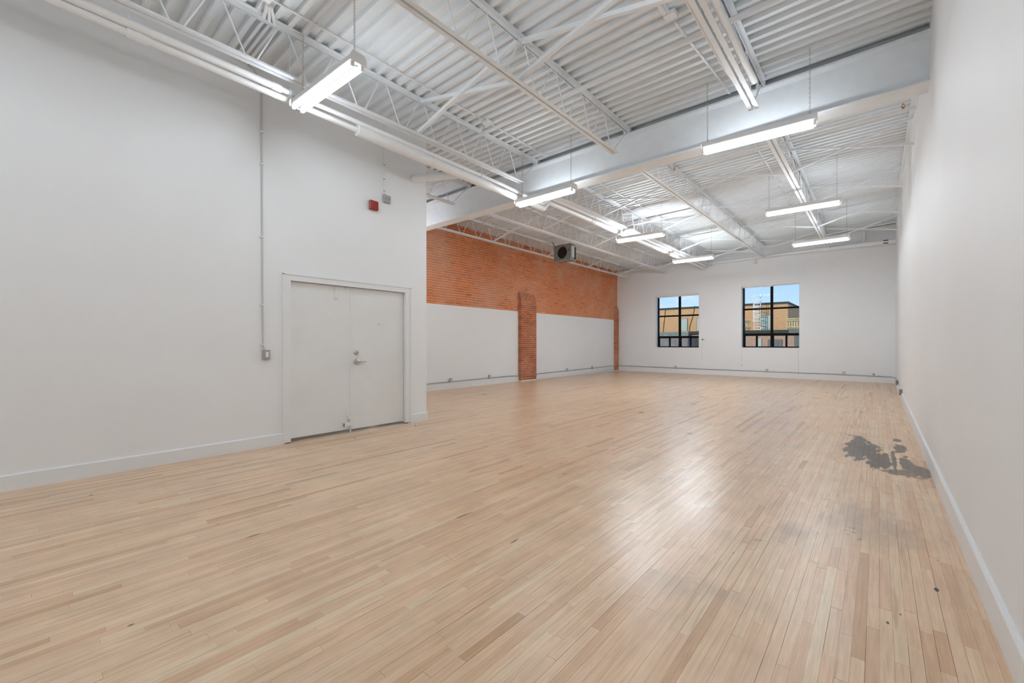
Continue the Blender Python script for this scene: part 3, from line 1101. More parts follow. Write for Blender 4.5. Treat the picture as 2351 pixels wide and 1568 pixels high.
# ================================================================== JOISTS
def joist(name, label, y0, y1, xf, zf, depth, ph, pitch, bot0, bot1, leg=0.05, rod=0.0095, group=None, seats=(True, True)):
    """open web steel joist from y0 to y1; xf(y), zf(y) give the centre line of the top"""
    root = thing(name, label, 'joist', (xf(y0), y0, zf(y0)), group)
    base = Vector((xf(y0), y0, zf(y0)))

    def P(y, dz, dx=0.0):
        return Vector((xf(y) + dx, y, zf(y) + dz)) - base
    g = 0.011
    for s in (-1, 1):
        pr = [(s * g, 0), (s * (g + leg), 0), (s * (g + leg), -0.006), (s * (g + 0.006), -0.006), (s * (g + 0.006), -leg), (s * g, -leg)]
        if s < 0:
            pr = pr[::-1]
        MB().extr(pr, P(y0, 0), P(y1, 0)).build('top_chord', 'steel', root)
        l2 = leg * 0.92
        pr = [(s * g, 0), (s * (g + l2), 0), (s * (g + l2), 0.006), (s * (g + 0.006), 0.006), (s * (g + 0.006), l2), (s * g, l2)]
        if s > 0:
            pr = pr[::-1]
        MB().extr(pr, P(bot0, -depth), P(bot1, -depth)).build('bottom_chord', 'steel', root)
    # continuous bent web bar
    pts = []
    zt, zb = -0.030, -depth + 0.030
    fl = 0.045
    yb = ph
    while yb - pitch > bot0 + 0.02:
        yb -= pitch
    while yb < bot0 + 0.05:
        yb += pitch
    first = yb
    if seats[0]:
        pts += [P(y0 + 0.10, -0.045)]
    while yb < bot1 - 0.04:
        pts += [P(yb - fl, zb), P(yb + fl, zb)]
        yt = yb + pitch / 2
        if yt < bot1 + 0.02 and yt < y1 - 0.15:
            pts += [P(yt - fl, zt), P(yt + fl, zt)]
        yb += pitch
    if seats[1]:
        pts += [P(y1 - 0.10, -0.045)]
    smooth_by_angle(MB().tube(pts, rod, 8).build('web_bar', 'steel', root), 30)
    for i, (ys, sg) in enumerate(((y0, 1), (y1, -1))):
        if seats[i]:
            st_ = MB()
            p = P(ys + sg * 0.055, -0.079)
            st_.bevbox((p.x - 0.055, p.y - 0.05, p.z), (p.x - 0.011, p.y + 0.05, p.z + 0.073), 0.003)
            st_.bevbox((p.x + 0.011, p.y - 0.05, p.z), (p.x + 0.055, p.y + 0.05, p.z + 0.073), 0.003)
            st_.build('bearing_seat', 'steel', root)
    return root


X1 = [-6.69, -4.86, -3.03, -1.16]
lab1 = ['white open web joist seen past the end of the left wall, beside the cross pipe',
        'white open web joist above the pipes along the left wall',
        'white open web joist in the middle of the near bay, third joist from the right wall counting the wall as first',
        'white open web joist of the near bay with conduits, next to the right wall']
lab1[2] = 'white open web joist of the near bay between conduit-laden joist and pipe-side joist'
for i, x in enumerate(X1):
    ys = YBACK if i else YEND + 0.0
    joist('open_web_joist', lab1[i], ys, YBEAM0 + 0.11, lambda y, x=x: x, lambda y: DECK - 0.001, 0.53, 3.06 + 0.305, 0.61, ys + (0.02 if i == 0 else 0.3), YBEAM0 - 0.38,
          group='open web roof joists', seats=(False, True))
X2 = [(-8.44, -0.006), (-6.70, -0.008), (-4.90, -0.011), (-3.03, -0.014), (-1.165, -0.0125)]
lab2 = ['white open web joist of the far bay running close along the brick wall',
        'white open web joist of the far bay just right of the hanging fan heater',
        'white open web joist of the far bay running above the long white pipes',
        'white open web joist of the far bay between pipe joist and last joist',
        'white open web joist of the far bay nearest to the right wall']
for i, (x, sk) in enumerate(X2):
    xf = lambda y, x=x, sk=sk: x + sk * (y - 6.3)
    zf = lambda y, xf=xf: zdeck(xf(y), y) - 0.001
    joist('open_web_joist', lab2[i], YBEAM1 - 0.11, YF + 0.10, xf, zf, 0.50, 7.71, 0.62, YBEAM1 + 0.25, YF - 0.35, group='open web roof joists')

# ================================================================== CROSS BRACING
def jx(i, y):
    return X2[i][0] + X2[i][1] * (y - 6.3)


def angle_bar(mb, A, B, w=0.034, t=0.005):
    A, B = Vector(A), Vector(B)
    d = (B - A).normalized()
    u = Vector((0, 1, 0))
    v = d.cross(u).normalized()
    pr = [(0, 0), (w, 0), (w, t), (t, t), (t, w), (0, w)]
    return mb.extr(pr, A, B, u=u, w=v)


def xbrace(label, y, xa, za_t, za_b, xb_, zb_t, zb_b, w=0.034):
    root = thing('cross_brace', label, 'brace', (0.5 * (xa + xb_), y, za_b), 'cross bracing between joists')
    o = Vector(root.location)
    angle_bar(MB(), (0, 0, 0), (1, 0, 0))
    for p, q, dy in (((xa, y, za_b), (xb_, y, zb_t), 0.0), ((xa, y, za_t), (xb_, y, zb_b), 0.042)):
        m_ = MB()
        angle_bar(m_, Vector(p) + Vector((0, dy, 0)) - o, Vector(q) + Vector((0, dy, 0)) - o, w)
        m_.build('brace_bar', 'steel', root)
    return root


zt1, zb1 = DECK - 0.05, DECK - 0.53 + 0.035
xbrace('crossed braces in the near bay beside the pipe-side joist', 3.60, X1[1], zt1, zb1, X1[2], zt1, zb1, 0.045)
xbrace('crossed braces in the near bay leading to the conduit-laden joist', 3.60, X1[2], zt1, zb1, X1[3], zt1, zb1, 0.045)
xbrace('crossed braces in the near bay between joist and right wall', 3.60, X1[3], zt1, zb1, XR, zt1, zb1, 0.045)
rows = [(8.95, 'row nearest the beam'), (11.65, 'second row past the beam'), (14.32, 'third row past the beam'), (16.95, 'row by the end wall')]
pairs = ['from brick wall joist to heater joist', 'from heater joist to pipe joist', 'from pipe joist to middle joist', 'from middle joist to last joist']
for y, rn in rows:
    for i in range(4):
        xa_, xb_ = jx(i, y), jx(i + 1, y)
        a, c = zdeck(xa_, y), zdeck(xb_, y)
        xbrace('crossed braces %s, %s' % (pairs[i], rn), y, xa_, a - 0.05, a - 0.47, xb_, c - 0.05, c - 0.47)
    xa_ = jx(4, y)
    a, c = zdeck(xa_, y), zdeck(XR, y)
    xbrace('crossed braces between last joist and right wall, %s' % rn, y, xa_, a - 0.05, a - 0.47, XR, c - 0.05, c - 0.45)

# ================================================================== PIPES
def coupling(pts_a, pts_b, r, parent, name='pipe_coupling', mat='pipe'):
    o = smooth_by_angle(MB().tube([pts_a, pts_b], r, 16).build(name, mat, parent))
    return o


# main pipe along the left wall
main = thing('main_pipe', 'thick white insulated pipe running the length of the room below the beam', 'pipe')
A0, A1, A2 = Vector((-5.0, YBACK, 4.16)), Vector((-5.0, 3.05, 3.995)), Vector((-5.0, 6.72, 3.945))
A2B = Vector((-5.18, 7.15, 4.22))
A3 = Vector((-5.33, 18.05, 4.33))


def lerp(a, c, t):
    return a + (c - a) * t


def aty(a, c, y):
    return lerp(a, c, (y - a.y) / (c.y - a.y))


pipe('pipe_run', [A0, A1], 0.034, 'pipe', main)
pipe('pipe_insulation', [aty(A0, A1, 2.78), A1, aty(A1, A2, 5.2)], 0.072, 'pipe', main, 18)
pipe('pipe_run', [aty(A1, A2, 5.2), A2, A2B, aty(A2B, A3, 8.9)], 0.058, 'pipe', main, 18)
pipe('pipe_insulation', [aty(A2B, A3, 8.9), A3], 0.068, 'pipe', main, 18)
for y in (3.95, 9.0, 10.6, 12.6, 14.4):
    seg_ = (A1, A2) if y < 6.3 else (A2B, A3)
    coupling(aty(*seg_, y), aty(*seg_, y + 0.05), 0.076, main)
coupling(aty(A0, A1, 0.60), aty(A0, A1, 0.75), 0.043, main)
coupling(aty(A0, A1, 0.66), aty(A0, A1, 0.69), 0.047, main)
# cross pipe into the left wall
cp = pipe('branch_pipe', [Vector((XL - 0.02, 4.21, 4.0)), aty(A1, A2, 4.55)], 0.064, 'pipe', main, 18)

# second pipe under the joist
sec = thing('second_pipe', 'thinner white pipe hanging beside the thick insulated pipe', 'pipe')
B0, B1 = Vector((-4.95, YBACK, 4.15)), Vector((-4.95, 5.5, 4.052))
pipe('pipe_run', [B0, aty(B0, B1, 1.80)], 0.036, 'pipe', sec)
pipe('pipe_run', [aty(B0, B1, 1.78), B1], 0.028, 'pipe', sec)
coupling(aty(B0, B1, 1.76), aty(B0, B1, 1.86), 0.040, sec)
C0 = Vector((-5.03, 7.05, 4.25))
C1 = Vector((-5.15, 17.6, 4.34))
pipe('pipe_run', [B1, Vector((-4.95, 6.2, 4.02)), Vector((-4.96, 6.66, 4.02)), C0], 0.030, 'pipe', sec)
pipe('pipe_run', [C0, C1], 0.042, 'pipe', sec, 16)
for y in (7.2, 8.8, 11.4, 13.9):
    coupling(aty(C0, C1, y), aty(C0, C1, y + 0.06), 0.052, sec)
for y, top in ((1.95, 4.66), (4.95, 4.66)):
    p = aty(B0, B1, y)
    pipe('hanger_rod', [p + Vector((0, 0, 0.02)), Vector((p.x, p.y, top))], 0.005, 'steel', sec, 8)
    coupling(p - Vector((0, 0.015, 0)), p + Vector((0, 0.015, 0)), 0.042, sec, 'hanger_ring', 'steel')
pipe('hanger_rod', [aty(C0, C1, 7.6), Vector((-5.03, 7.6, zdeck(-5.03, 7.6) - 0.01))], 0.02, 'pipe', sec, 10)
for y in (9.6, 12.4, 15.2):
    p = aty(C0, C1, y)
    pipe('hanger_rod', [p, Vector((p.x, p.y, zdeck(p.x, y) - 0.01))], 0.005, 'steel', sec, 8)
for y in (0.62,):
    p = aty(A0, A1, y)
    pipe('hanger_rod', [p, Vector((p.x, p.y, DECK - 0.005))], 0.007, 'steel', main, 8)

# pipe along the far wall
fp = thing('wall_pipe', 'white pipe running along the end wall above the windows', 'pipe')
pipe('pipe_run', [(-5.5, 18.12, 4.50), (-1.75, 18.12, 4.545)], 0.058, 'pipe', fp, 16)
pipe('pipe_insulation', [(-1.75, 18.12, 4.545), (XR, 18.12, 4.53)], 0.078, 'pipe', fp, 16)
coupling(Vector((-0.42, 18.12, 4.535)), Vector((-0.28, 18.12, 4.535)), 0.092, fp, 'pipe_tee')
pipe('riser_pipe', [(-0.35, 18.12, 4.55), (-0.35, 18.12, 4.98)], 0.036, 'pipe', fp, 12)
coupling(Vector((-0.35, 18.12, 4.84)), Vector((-0.35, 18.12, 4.90)), 0.045, fp, 'pipe_coupling')
for zz in (4.475, 4.56):
    MB().bevbox((0.12, 18.03, zz), (0.24, 18.05, zz + 0.022), 0.004).build('dark_slot', 'black', fp)
for xx in (-5.40, -3.55):
    smooth_by_angle(MB().tube([(xx, 18.10, 4.55), (xx, 18.10, 4.36), (xx, 18.10, 4.30)], 0.05, 12, radii=[0.03, 0.035, 0.05]).build('drop_fitting', 'pipe', fp))

# sprinkler branch lines across the room
def branch(label, y, xa, xb, z0, z1, heads, r=0.021):
    root = thing('sprinkler_line', label, 'pipe', (0, y, 0), 'sprinkler branch lines')
    pipe('pipe_run', [(xa, 0, z0), (xb, 0, z1)], r, 'pipe', root, 12)
    if y < 5:
        pipe('pipe_sleeve', [(-3.17, 0, z0), (xb, 0, z1)], 0.032, 'pipe', root, 12)
    for hx in heads:
        zz = z0 + (z1 - z0) * (hx - xa) / (xb - xa)
        smooth_by_angle(MB().tube([(hx - 0.045, 0, zz), (hx + 0.045, 0, zz)], r * 1.5, 12).build('pipe_tee', 'pipe', root))
        h = MB()
        h.tube([(hx, 0, zz + r), (hx, 0, zz + 0.055), (hx, 0, zz + 0.06)], 0.012, 10, radii=[0.016, 0.016, 0.008])
        h.tube([(hx - 0.014, 0, zz + 0.055), (hx - 0.018, 0, zz + 0.075), (hx, 0, zz + 0.10), (hx + 0.018, 0, zz + 0.075), (hx + 0.014, 0, zz + 0.055)], 0.0045, 8)
        h.disc((hx, 0, zz + 0.098), (0, 0, 1), 0.016, 0.004, 12)
        h.build('sprinkler_head', 'brass' if label.find('copper') > -1 else 'chain', root)
    return root


branch('white sprinkler line crossing the near bay under the deck', 4.67, -4.95, XR, 4.545, 4.545, [-4.62])
branch('white sprinkler line just beyond the beam with a copper coloured head near the right wall', 8.30, -8.3, XR, 4.60, 4.64, [0.27, -3.0, -6.2])
branch('white sprinkler line across the far bay in line with the second row of lights', 11.2, -8.3, -3.3, 4.56, 4.63, [-5.0, -7.6])
branch('white sprinkler line close to the end wall', 17.35, -8.4, XR, 4.40, 4.98, [-3.6, 0.10])

# ---- conduits on the deck
def conduit(label, pts, r=0.011, boxes=(), mat='pipe', straps=()):
    root = thing('ceiling_conduit', label, 'conduit', pts[0], 'thin ceiling conduits')
    o = Vector(pts[0])
    smooth_by_angle(MB().tube([Vector(p) - o for p in pts], r, 8).build('conduit_run', mat, root), 50)
    for (bx, by, bz) in boxes:
        MB().bevbox(tuple(Vector((bx - 0.06, by - 0.06, bz - 0.045)) - o), tuple(Vector((bx + 0.06, by + 0.06, bz)) - o), 0.006).build('junction_box', mat, root)
    return root


conduit('thin conduit under the deck beside the pipe-side joist in the near bay', [(-4.52, YBACK, DECK - 0.014), (-4.55, 4.62, DECK - 0.014), (-4.57, 6.24, DECK - 0.014)], 0.011, [(-4.52, 1.55, DECK - 0.005), (-4.54, 4.66, DECK - 0.005)])
conduit('thin conduit under the far bay deck between middle and pipe joists', [(-4.50, 7.0, 4.70), (-4.55, 10.7, zdeck(-4.55, 10.7) - 0.02), (-4.62, 14.2, zdeck(-4.62, 14.2) - 0.02)], 0.011,
        [(-4.55, 10.0, zdeck(-4.55, 10) - 0.005), (-4.62, 14.2, zdeck(-4.62, 14.2) - 0.005)])
conduit('thin conduit under the far bay deck left of the last joist', [(-1.60, 7.0, 4.71), (-1.66, 10.9, zdeck(-1.66, 10.9) - 0.02), (-1.69, 14.0, zdeck(-1.69, 14.0) - 0.02)], 0.012,
        [(-1.66, 10.9, zdeck(-1.66, 10.9) - 0.005), (-1.69, 14.0, zdeck(-1.69, 14.0) - 0.005)])
conduit('thick conduit strapped to the right side of the joist next to the right wall', [(X1[3] + 0.105, YBACK, 4.225), (X1[3] + 0.105, 4.95, 4.225), (X1[3] + 0.115, 5.35, 4.225)], 0.034)
conduit('thin conduit strapped to the left side of the joist next to the right wall', [(X1[3] - 0.075, YBACK, 4.215), (X1[3] - 0.075, 4.9, 4.215), (X1[3] - 0.06, 5.2, 4.225)], 0.016)
conduit('conduit dropping from the deck to the beam left of the last joist', [(-1.62, 3.3, DECK - 0.03), (-1.62, 4.3, DECK - 0.03), (-1.62, 4.6, DECK - 0.03), (-1.55, 5.7, DECK - 0.03), (-1.52, 6.25, DECK - 0.04)], 0.014, [(-1.62, 4.38, DECK - 0.01)])
conduit('thick vertical-ended conduit above the box beside the last joist', [(-1.64, YBACK, DECK - 0.075), (-1.64, 4.25, DECK - 0.075)], 0.024)
for dy, nm in ((0.0, 'first'), (0.06, 'second'), (0.12, 'third')):
    conduit('%s of three parallel conduits under the deck between left wall and joist' % nm, [(XL + 0.01, 1.66 + dy, DECK - 0.022), (-4.9, 1.66 + dy, DECK - 0.022), (-4.62, 1.60 + dy * 0.3, DECK - 0.03)], 0.018)

# ================================================================== LIGHT FIXTURES
HL = 0.61


def chain_mesh(h):
    """links hung from z=0 up to z=h"""
    mb = MB()
    step = 0.028
    nn = int(h / step)
    for i in range(nn):
        zc = (i + 0.5) * step
        pts = []
        for j in range(9):
            t = 2 * PI * j / 8
            a, c = 0.008 * math.sin(t), 0.018 * math.cos(t)
            pts.append((a, 0, zc + c) if i % 2 == 0 else (0, a, zc + c))
        mb.tube(pts, 0.0023, 5, caps=False)
    return mb


def make_fixture(loc, rz, label, chain_h, inset=0.06):
    root = thing('light_fixture', label, 'light', loc, 'hanging fluorescent strip lights', rz)
    # housing : folded steel channel
    hs = MB()
    hs.extr([(-0.062, 0.004), (-0.026, -0.018), (0.026, -0.018), (0.062, 0.004), (0.064, 0.014), (0.050, 0.075), (-0.050, 0.075), (-0.064, 0.014)], (-HL, 0, 0), (HL, 0, 0), u=(0, 1, 0), w=(0, 0, 1))
    hs.build('housing', 'fixture', root)
    MB().extr([(-0.027, -0.018), (0.027, -0.018), (0.022, -0.024), (-0.022, -0.024)], (-HL + 0.03, 0, 0), (HL - 0.03, 0, 0), u=(0, 1, 0), w=(0, 0, 1)).build('tube_gap_shade', 'gap_shade', root)  # added strip, dark by colour so the two tubes read apart
    for s in (-1, 1):
        ep = MB()
        ep.extr([(-0.085, -0.018), (0.085, -0.018), (0.086, 0.03), (0.062, 0.082), (-0.062, 0.082), (-0.086, 0.03)], (s * HL, 0, 0), (s * (HL + 0.012), 0, 0), u=(0, 1, 0), w=(0, 0, 1))
        ep.build('end_plate', 'fixture', root)
        for ty in (-0.049, 0.049):
            lh = MB().bevbox((min(s * (HL - 0.028), s * (HL - 0.002)), ty - 0.016, -0.052), (max(s * (HL - 0.028), s * (HL - 0.002)), ty + 0.016, -0.004), 0.003)
            lh.build('lamp_holder', 'fixture', root)
    for ty in (-0.049, 0.049):
        smooth_by_angle(MB().tube([(-HL + 0.028, ty, -0.036), (HL - 0.028, ty, -0.036)], 0.0185, 6, caps=False).build('lamp_tube', ('tube_pipe' if loc[0] < -3 else 'tube_far') if loc[1] > 7 else 'tube_rear' if loc[1] < -1 else 'tube', root))
    for s in (-1, 1):
        hk = MB()
        cx_ = s * (HL - (inset if s < 0 else 0.06))
        hk.tube([(cx_, -0.03, 0.074), (cx_, 0, 0.115), (cx_, 0.03, 0.074)], 0.0025, 6)
        hk.build('chain_hook', 'chain', root)
        cm = chain_mesh(chain_h[0 if s < 0 else 1] - 0.11)
        co = cm.build('hanging_chain', 'chain', root)
        co.location = (cx_, 0, 0.105)
    return root


FIX = [
    (-4.31, 2.04, 3.94, 0.042, 'lit twin tube fixture hung over the double door wall, close to the camera'),
    (-1.148, 5.925, 3.85, 0.07, 'lit twin tube fixture hung in front of the steel beam near the right wall'),
    (-4.394, 5.937, 3.84, 0.0, 'lit twin tube fixture hung in front of the steel beam above the pipes'),
    (-1.137, 9.995, 3.95, 0.035, 'lit twin tube fixture near the right wall, first one beyond the beam'),
    (-4.607, 10.325, 4.0, 0.07, 'lit twin tube fixture right of the fan heater, hung below the pipes'),
    (-4.45, 13.914, 3.95, 0.015, 'lit twin tube fixture near the end wall where the long pipes end'),
    (-1.157, 13.733, 3.97, -0.03, 'lit twin tube fixture near the end wall, above the right window'),
    (-8.32, 5.55, 3.84, 0.0, 'added unseen twin tube fill light behind the end of the left wall, near the brick wall'),  # unseen fixture added to brighten the brick wall
    (-1.15, 2.26, 4.05, 0.02, 'lit twin tube fixture overhead beside the right wall, just out of the picture'),
    (-4.15, -1.5, 4.0, 0.0, 'lit twin tube fixture behind the camera by the left wall'),
    (-1.15, -1.5, 4.05, 0.0, 'lit twin tube fixture behind the camera by the right wall'),
    (-4.15, -5.2, 4.0, 0.0, 'lit twin tube fixture at the rear of the room by the left wall'),
    (-1.15, -5.2, 4.05, 0.0, 'lit twin tube fixture at the rear of the room by the right wall'),
]
for (x, y, z, rz, lb) in FIX:
    hs_ = [zdeck(x + s * HL, y) - z + 0.03 for s in (-1, 1)]
    inset = {2.04: 0.135, 5.937: 0.12, 10.325: 0.085, 13.914: 0.18}.get(y, 0.06)
    make_fixture((x, y, z), rz, lb, hs_, inset)

# ================================================================== FAN HEATER
ht = thing('fan_heater', 'grey box unit heater with round dark fan opening hung by the brick wall', 'heater', (-7.455, 11.0, 3.85))
W2, HH, DD = 0.305, 0.50, 0.27
seg = 32
R_, cxh, czh = 0.188, 0.0, 0.262
vs_, fs = [], []
for j in range(seg):
    t = 2 * PI * j / seg
    vs_.append((cxh + R_ * math.cos(t), 0, czh + R_ * math.sin(t)))
for j in range(seg):
    t = 2 * PI * j / seg
    dx, dz = math.cos(t), math.sin(t)
    lim = min((W2 - cxh * (1 if dx > 0 else -1)) / max(1e-6, abs(dx)), ((HH - czh) if dz > 0 else czh) / max(1e-6, abs(dz)))
    vs_.append((cxh + lim * dx, 0, czh + lim * dz))
for j in range(seg):
    j2 = (j + 1) % seg
    fs.append((j, j2, seg + j2, seg + j))
k0 = len(vs_)
for j in range(seg):
    t = 2 * PI * j / seg
    vs_.append((cxh + R_ * math.cos(t), 0.05, czh + R_ * math.sin(t)))
for j in range(seg):
    j2 = (j + 1) % seg
    fs.append((j, k0 + j, k0 + j2, j2))
mesh_obj('front_panel', vs_, fs, 'heater', ht)
sd = MB()
for a, c in (((-W2, 0, 0), (-W2 + 0.004, DD, HH)), ((W2 - 0.004, 0, 0), (W2, DD, HH)), ((-W2, 0, HH - 0.004), (W2, DD, HH)), ((-W2, 0, 0), (W2, DD, 0.004)), ((-W2, DD - 0.004, 0), (W2, DD, HH))):
    sd.box(a, c)
sd.build('casing', 'heater', ht)
MB().disc((cxh, 0.06, czh), (0, 1, 0), R_ + 0.01, 0.01, 28).build('fan_well', 'heater_dark', ht)
for kx in range(4):
    t = kx * PI / 2 + 0.5
    bl = MB()
    d1 = Vector((math.cos(t), 0, math.sin(t)))
    d2 = Vector((-math.sin(t), 0, math.cos(t)))
    c = Vector((cxh, 0.045, czh))
    bl.add([c + d1 * 0.03 - d2 * 0.015, c + d1 * 0.14 - d2 * 0.05 + Vector((0, -0.012, 0)), c + d1 * 0.145 + d2 * 0.045 + Vector((0, 0.012, 0)), c + d1 * 0.03 + d2 * 0.015],
           [(0, 1, 2, 3)])
    bl.build('fan_blade', 'heater_dark', ht)
MB().disc((cxh, 0.03, czh), (0, 1, 0), 0.03, 0.02, 16).build('fan_hub', 'heater_dark', ht)
sp = MB()
sp.tube([(W2 + 0.012, 0.06, 0.13), (W2 + 0.012, 0.06, 0.47)], 0.05, 10)
MB().bevbox((W2, 0.03, 0.08), (W2 + 0.035, 0.20, 0.46), 0.016).build('side_cover', 'heater_light', ht)
MB().bevbox((W2 + 0.0, 0.20, 0.05), (W2 + 0.05, 0.262, 0.42), 0.01).build('control_box', 'heater_dark', ht)
MB().bevbox((W2 - 0.07, -0.006, 0.30), (W2 - 0.045, 0, 0.35), 0.002).build('rating_plate', 'black', ht)
MB().box((-W2 + 0.02, -0.012, 0.0), (W2 + 0.03, 0.0, 0.012)).build('bottom_lip', 'heater_light', ht)
MB().extr([(-W2, 0), (W2, 0), (W2, 0.02), (0.15, 0.012), (0.0, 0.03), (-0.12, 0.028), (-W2, 0.012)], (0, 0.0, HH), (0, DD, HH)).build('top_cover', 'heater_light', ht)
for xx in (-W2 + 0.05, W2 - 0.05):
    pipe('hanger_rod', [(xx, 0.13, HH), (xx, 0.13, zdeck(-7.45, 11.1) - 3.85)], 0.006, 'steel', ht, 8)
gp = pipe('gas_pipe', [(-W2 - 0.005, 0.2, 0.25), (-W2 - 0.08, 0.2, 0.30), (-W2 - 0.10, 0.2, 0.55), (-W2 - 0.22, 0.2, 0.72)], 0.02, 'galv', ht, 10)

# ================================================================== WALL DEVICES
# light switch with conduit on the left wall
sw = thing('light_switch', 'grey metal switch box with white rocker left of the double door', 'switch', (XL, 1.985, 1.154))
MB().bevbox((0, -0.036, -0.056), (0.045, 0.036, 0.056), 0.004).build('box', 'greybox', sw)
MB().bevbox((0.045, -0.040, -0.060), (0.050, 0.040, 0.060), 0.002).build('cover_plate', 'greybox', sw)
MB().bevbox((0.050, -0.013, -0.030), (0.056, 0.018, 0.036), 0.002).build('rocker', 'plastic', sw)
smooth_by_angle(MB().tube([(0.022, -0.01, 0.056), (0.018, -0.03, 0.12), (0.014, -0.035, 0.9), (0.014, -0.045, 3.26), (0.014, -0.07, 3.40), (0.014, -0.13, 3.48), (0.014, -0.19, 3.50), (0.014, -0.19, 3.548)], 0.010, 10).build('conduit', 'wall_conduit', sw), 60)
for zz in (0.12, 0.61, 1.45, 2.35, 2.75):
    MB().bevbox((0, -0.068 if zz > 0.3 else -0.062, zz), (0.027, -0.018, zz + 0.014), 0.002).build('strap', 'pipe', sw)
# thermally painted joint strip beside the conduit is part of the wall

al = thing('fire_alarm', 'red square fire alarm horn high on the left wall', 'fire alarm', (XL, 3.462, 3.369))
MB().bevbox((0, -0.072, -0.068), (0.020, 0.072, 0.068), 0.006).build('back_box', 'heater_light', al)
MB().bevbox((0.018, -0.075, -0.071), (0.062, 0.075, 0.071), 0.012).build('housing', 'red', al)
hr = MB()
ring = [(0.062, 0.045 * math.cos(2 * PI * j / 24), 0.045 * math.sin(2 * PI * j / 24)) for j in range(25)]
hr.tube(ring, 0.005, 8, caps=False)
hr.build('horn_ring', 'red', al)
MB().disc((0.060, 0, 0), (1, 0, 0), 0.038, 0.004, 24).build('horn_disc', 'red', al)

jb = thing('junction_box', 'grey junction box with cable above the red fire alarm', 'box', (XL, 3.698, 3.526))
MB().bevbox((0, -0.062, -0.058), (0.040, 0.062, 0.058), 0.004).build('box', 'greybox', jb)
MB().bevbox((0.040, -0.058, -0.054), (0.043, 0.058, 0.054), 0.001).build('cover_plate', 'galv', jb)
MB().bevbox((0.043, -0.05, -0.012), (0.046, 0.05, -0.006), 0.001).build('cover_seam', 'greyplate', jb)
smooth_by_angle(MB().tube([(0.012, -0.035, 0.056), (0.010, -0.030, 0.12), (0.010, -0.036, 0.35), (0.010, -0.040, 0.70), (0.010, -0.040, 1.20)], 0.006, 8).build('cable', 'pipe', jb), 60)
for zz in (0.12, 0.30, 0.52):
    MB().bevbox((0, -0.048, zz), (0.018, -0.022, zz + 0.008), 0.001).build('cable_clip', 'greyplate', jb)
MB().disc((0.012, -0.035, 0.05), (0, 0, 1), 0.014, 0.02, 12).build('cable_gland', 'greyplate', jb)

# thermostat
tm = thing('thermostat', 'small white thermostat with wire on the end wall between the windows', 'thermostat', (-5.433, YF, 1.43))
MB().bevbox((-0.085, -0.03, -0.055), (0.085, 0, 0.055), 0.006).build('body', 'plastic', tm)
MB().box((-0.065, -0.032, -0.012), (0.0, -0.03, 0.03)).build('display', 'lcd', tm)
smooth_by_angle(MB().tube([(-0.06, -0.008, -0.055), (-0.06, -0.008, -0.86)], 0.0045, 6).build('wire', 'wall_conduit', tm))
smooth_by_angle(MB().tube([(0.075, -0.008, -0.05), (0.09, -0.008, -0.16), (0.05, -0.008, -0.28), (-0.02, -0.008, -0.34), (-0.06, -0.008, -0.36)], 0.004, 6).build('loose_wire', 'plastic', tm), 60)

# blind cords
for x, zt_, zb_, lb in ((-4.022, 1.10, 0.44, 'thin blind cord under the left edge of the right window'), (-2.183, 1.10, 0.24, 'thin blind cord under the right edge of the right window')):
    bc = thing('blind_cord', lb, 'cord', (x, YF, zb_))
    smooth_by_angle(MB().tube([(0, -0.006, 0), (0, -0.006, zt_ - zb_)], 0.0028, 6).build('cord', 'wall_conduit', bc))
    MB().bevbox((-0.012, -0.014, -0.03), (0.012, 0, 0.0), 0.003).build('cord_weight', 'greyplate', bc)

# ---- outlets and floor-level conduits
def outlet(label, loc, n, size=(0.075, 0.115), mat='heater_light'):
    """box on a wall; n is the wall normal direction 'x+', 'x-', 'y-'"""
    root = thing('power_outlet', label, 'outlet', loc, 'power outlets along the baseboards')
    w_, h_ = size[0] / 2, size[1] / 2
    def T(d, s, z):
        return {'x+': (d, s, z), 'x-': (-d, s, z), 'y-': (s, -d, z)}[n]
    def bb(a, c, r):
        p, q = T(*a), T(*c)
        return MB().bevbox(tuple(min(p[i], q[i]) for i in range(3)), tuple(max(p[i], q[i]) for i in range(3)), r)
    bb((0.0, -w_, -h_), (0.05, w_, h_), 0.004).build('box', mat, root)
    bb((0.05, -w_ - 0.002, -h_ - 0.002), (0.054, w_ + 0.002, h_ + 0.002), 0.001).build('cover_plate', mat if mat == 'heater_light' else 'greyplate', root)
    for zz in (-0.022, 0.022):
        bb((0.054, -0.016, zz - 0.013), (0.056, 0.016, zz + 0.013), 0.0008).build('socket', 'plastic' if mat == 'heater_light' else 'black', root)
    return root


def bx(y):
    return to_world(0.03, y - 8.5, 0)[0]


for y, nm in ((7.92, 'first outlet box along the brick wall, beside the left wall end'), (9.52, 'outlet box on the brick wall side just left of the pilaster'),
              (13.95, 'first outlet box on the brick wall side beyond the pilaster'), (15.92, 'outlet box on the brick wall side nearest to the corner')):
    outlet(nm, (bx(y) - 0.02, y, 0.245), 'x+')
for x, nm in ((-6.578, 'outlet box under the window nearer to the brick wall'), (-3.169, 'outlet box under the window nearer to the right wall'), (-0.884, 'outlet box on the end wall between window and right corner')):
    outlet(nm, (x, YF - 0.002, 0.26), 'y-')
outlet('grey outlet box on the right wall near the far corner', (XR, 15.5, 0.215), 'x-', (0.10, 0.13), 'greyplate')
outlet('larger grey outlet box on the right wall, nearer to the camera', (XR, 13.05, 0.18), 'x-', (0.11, 0.13), 'greyplate')

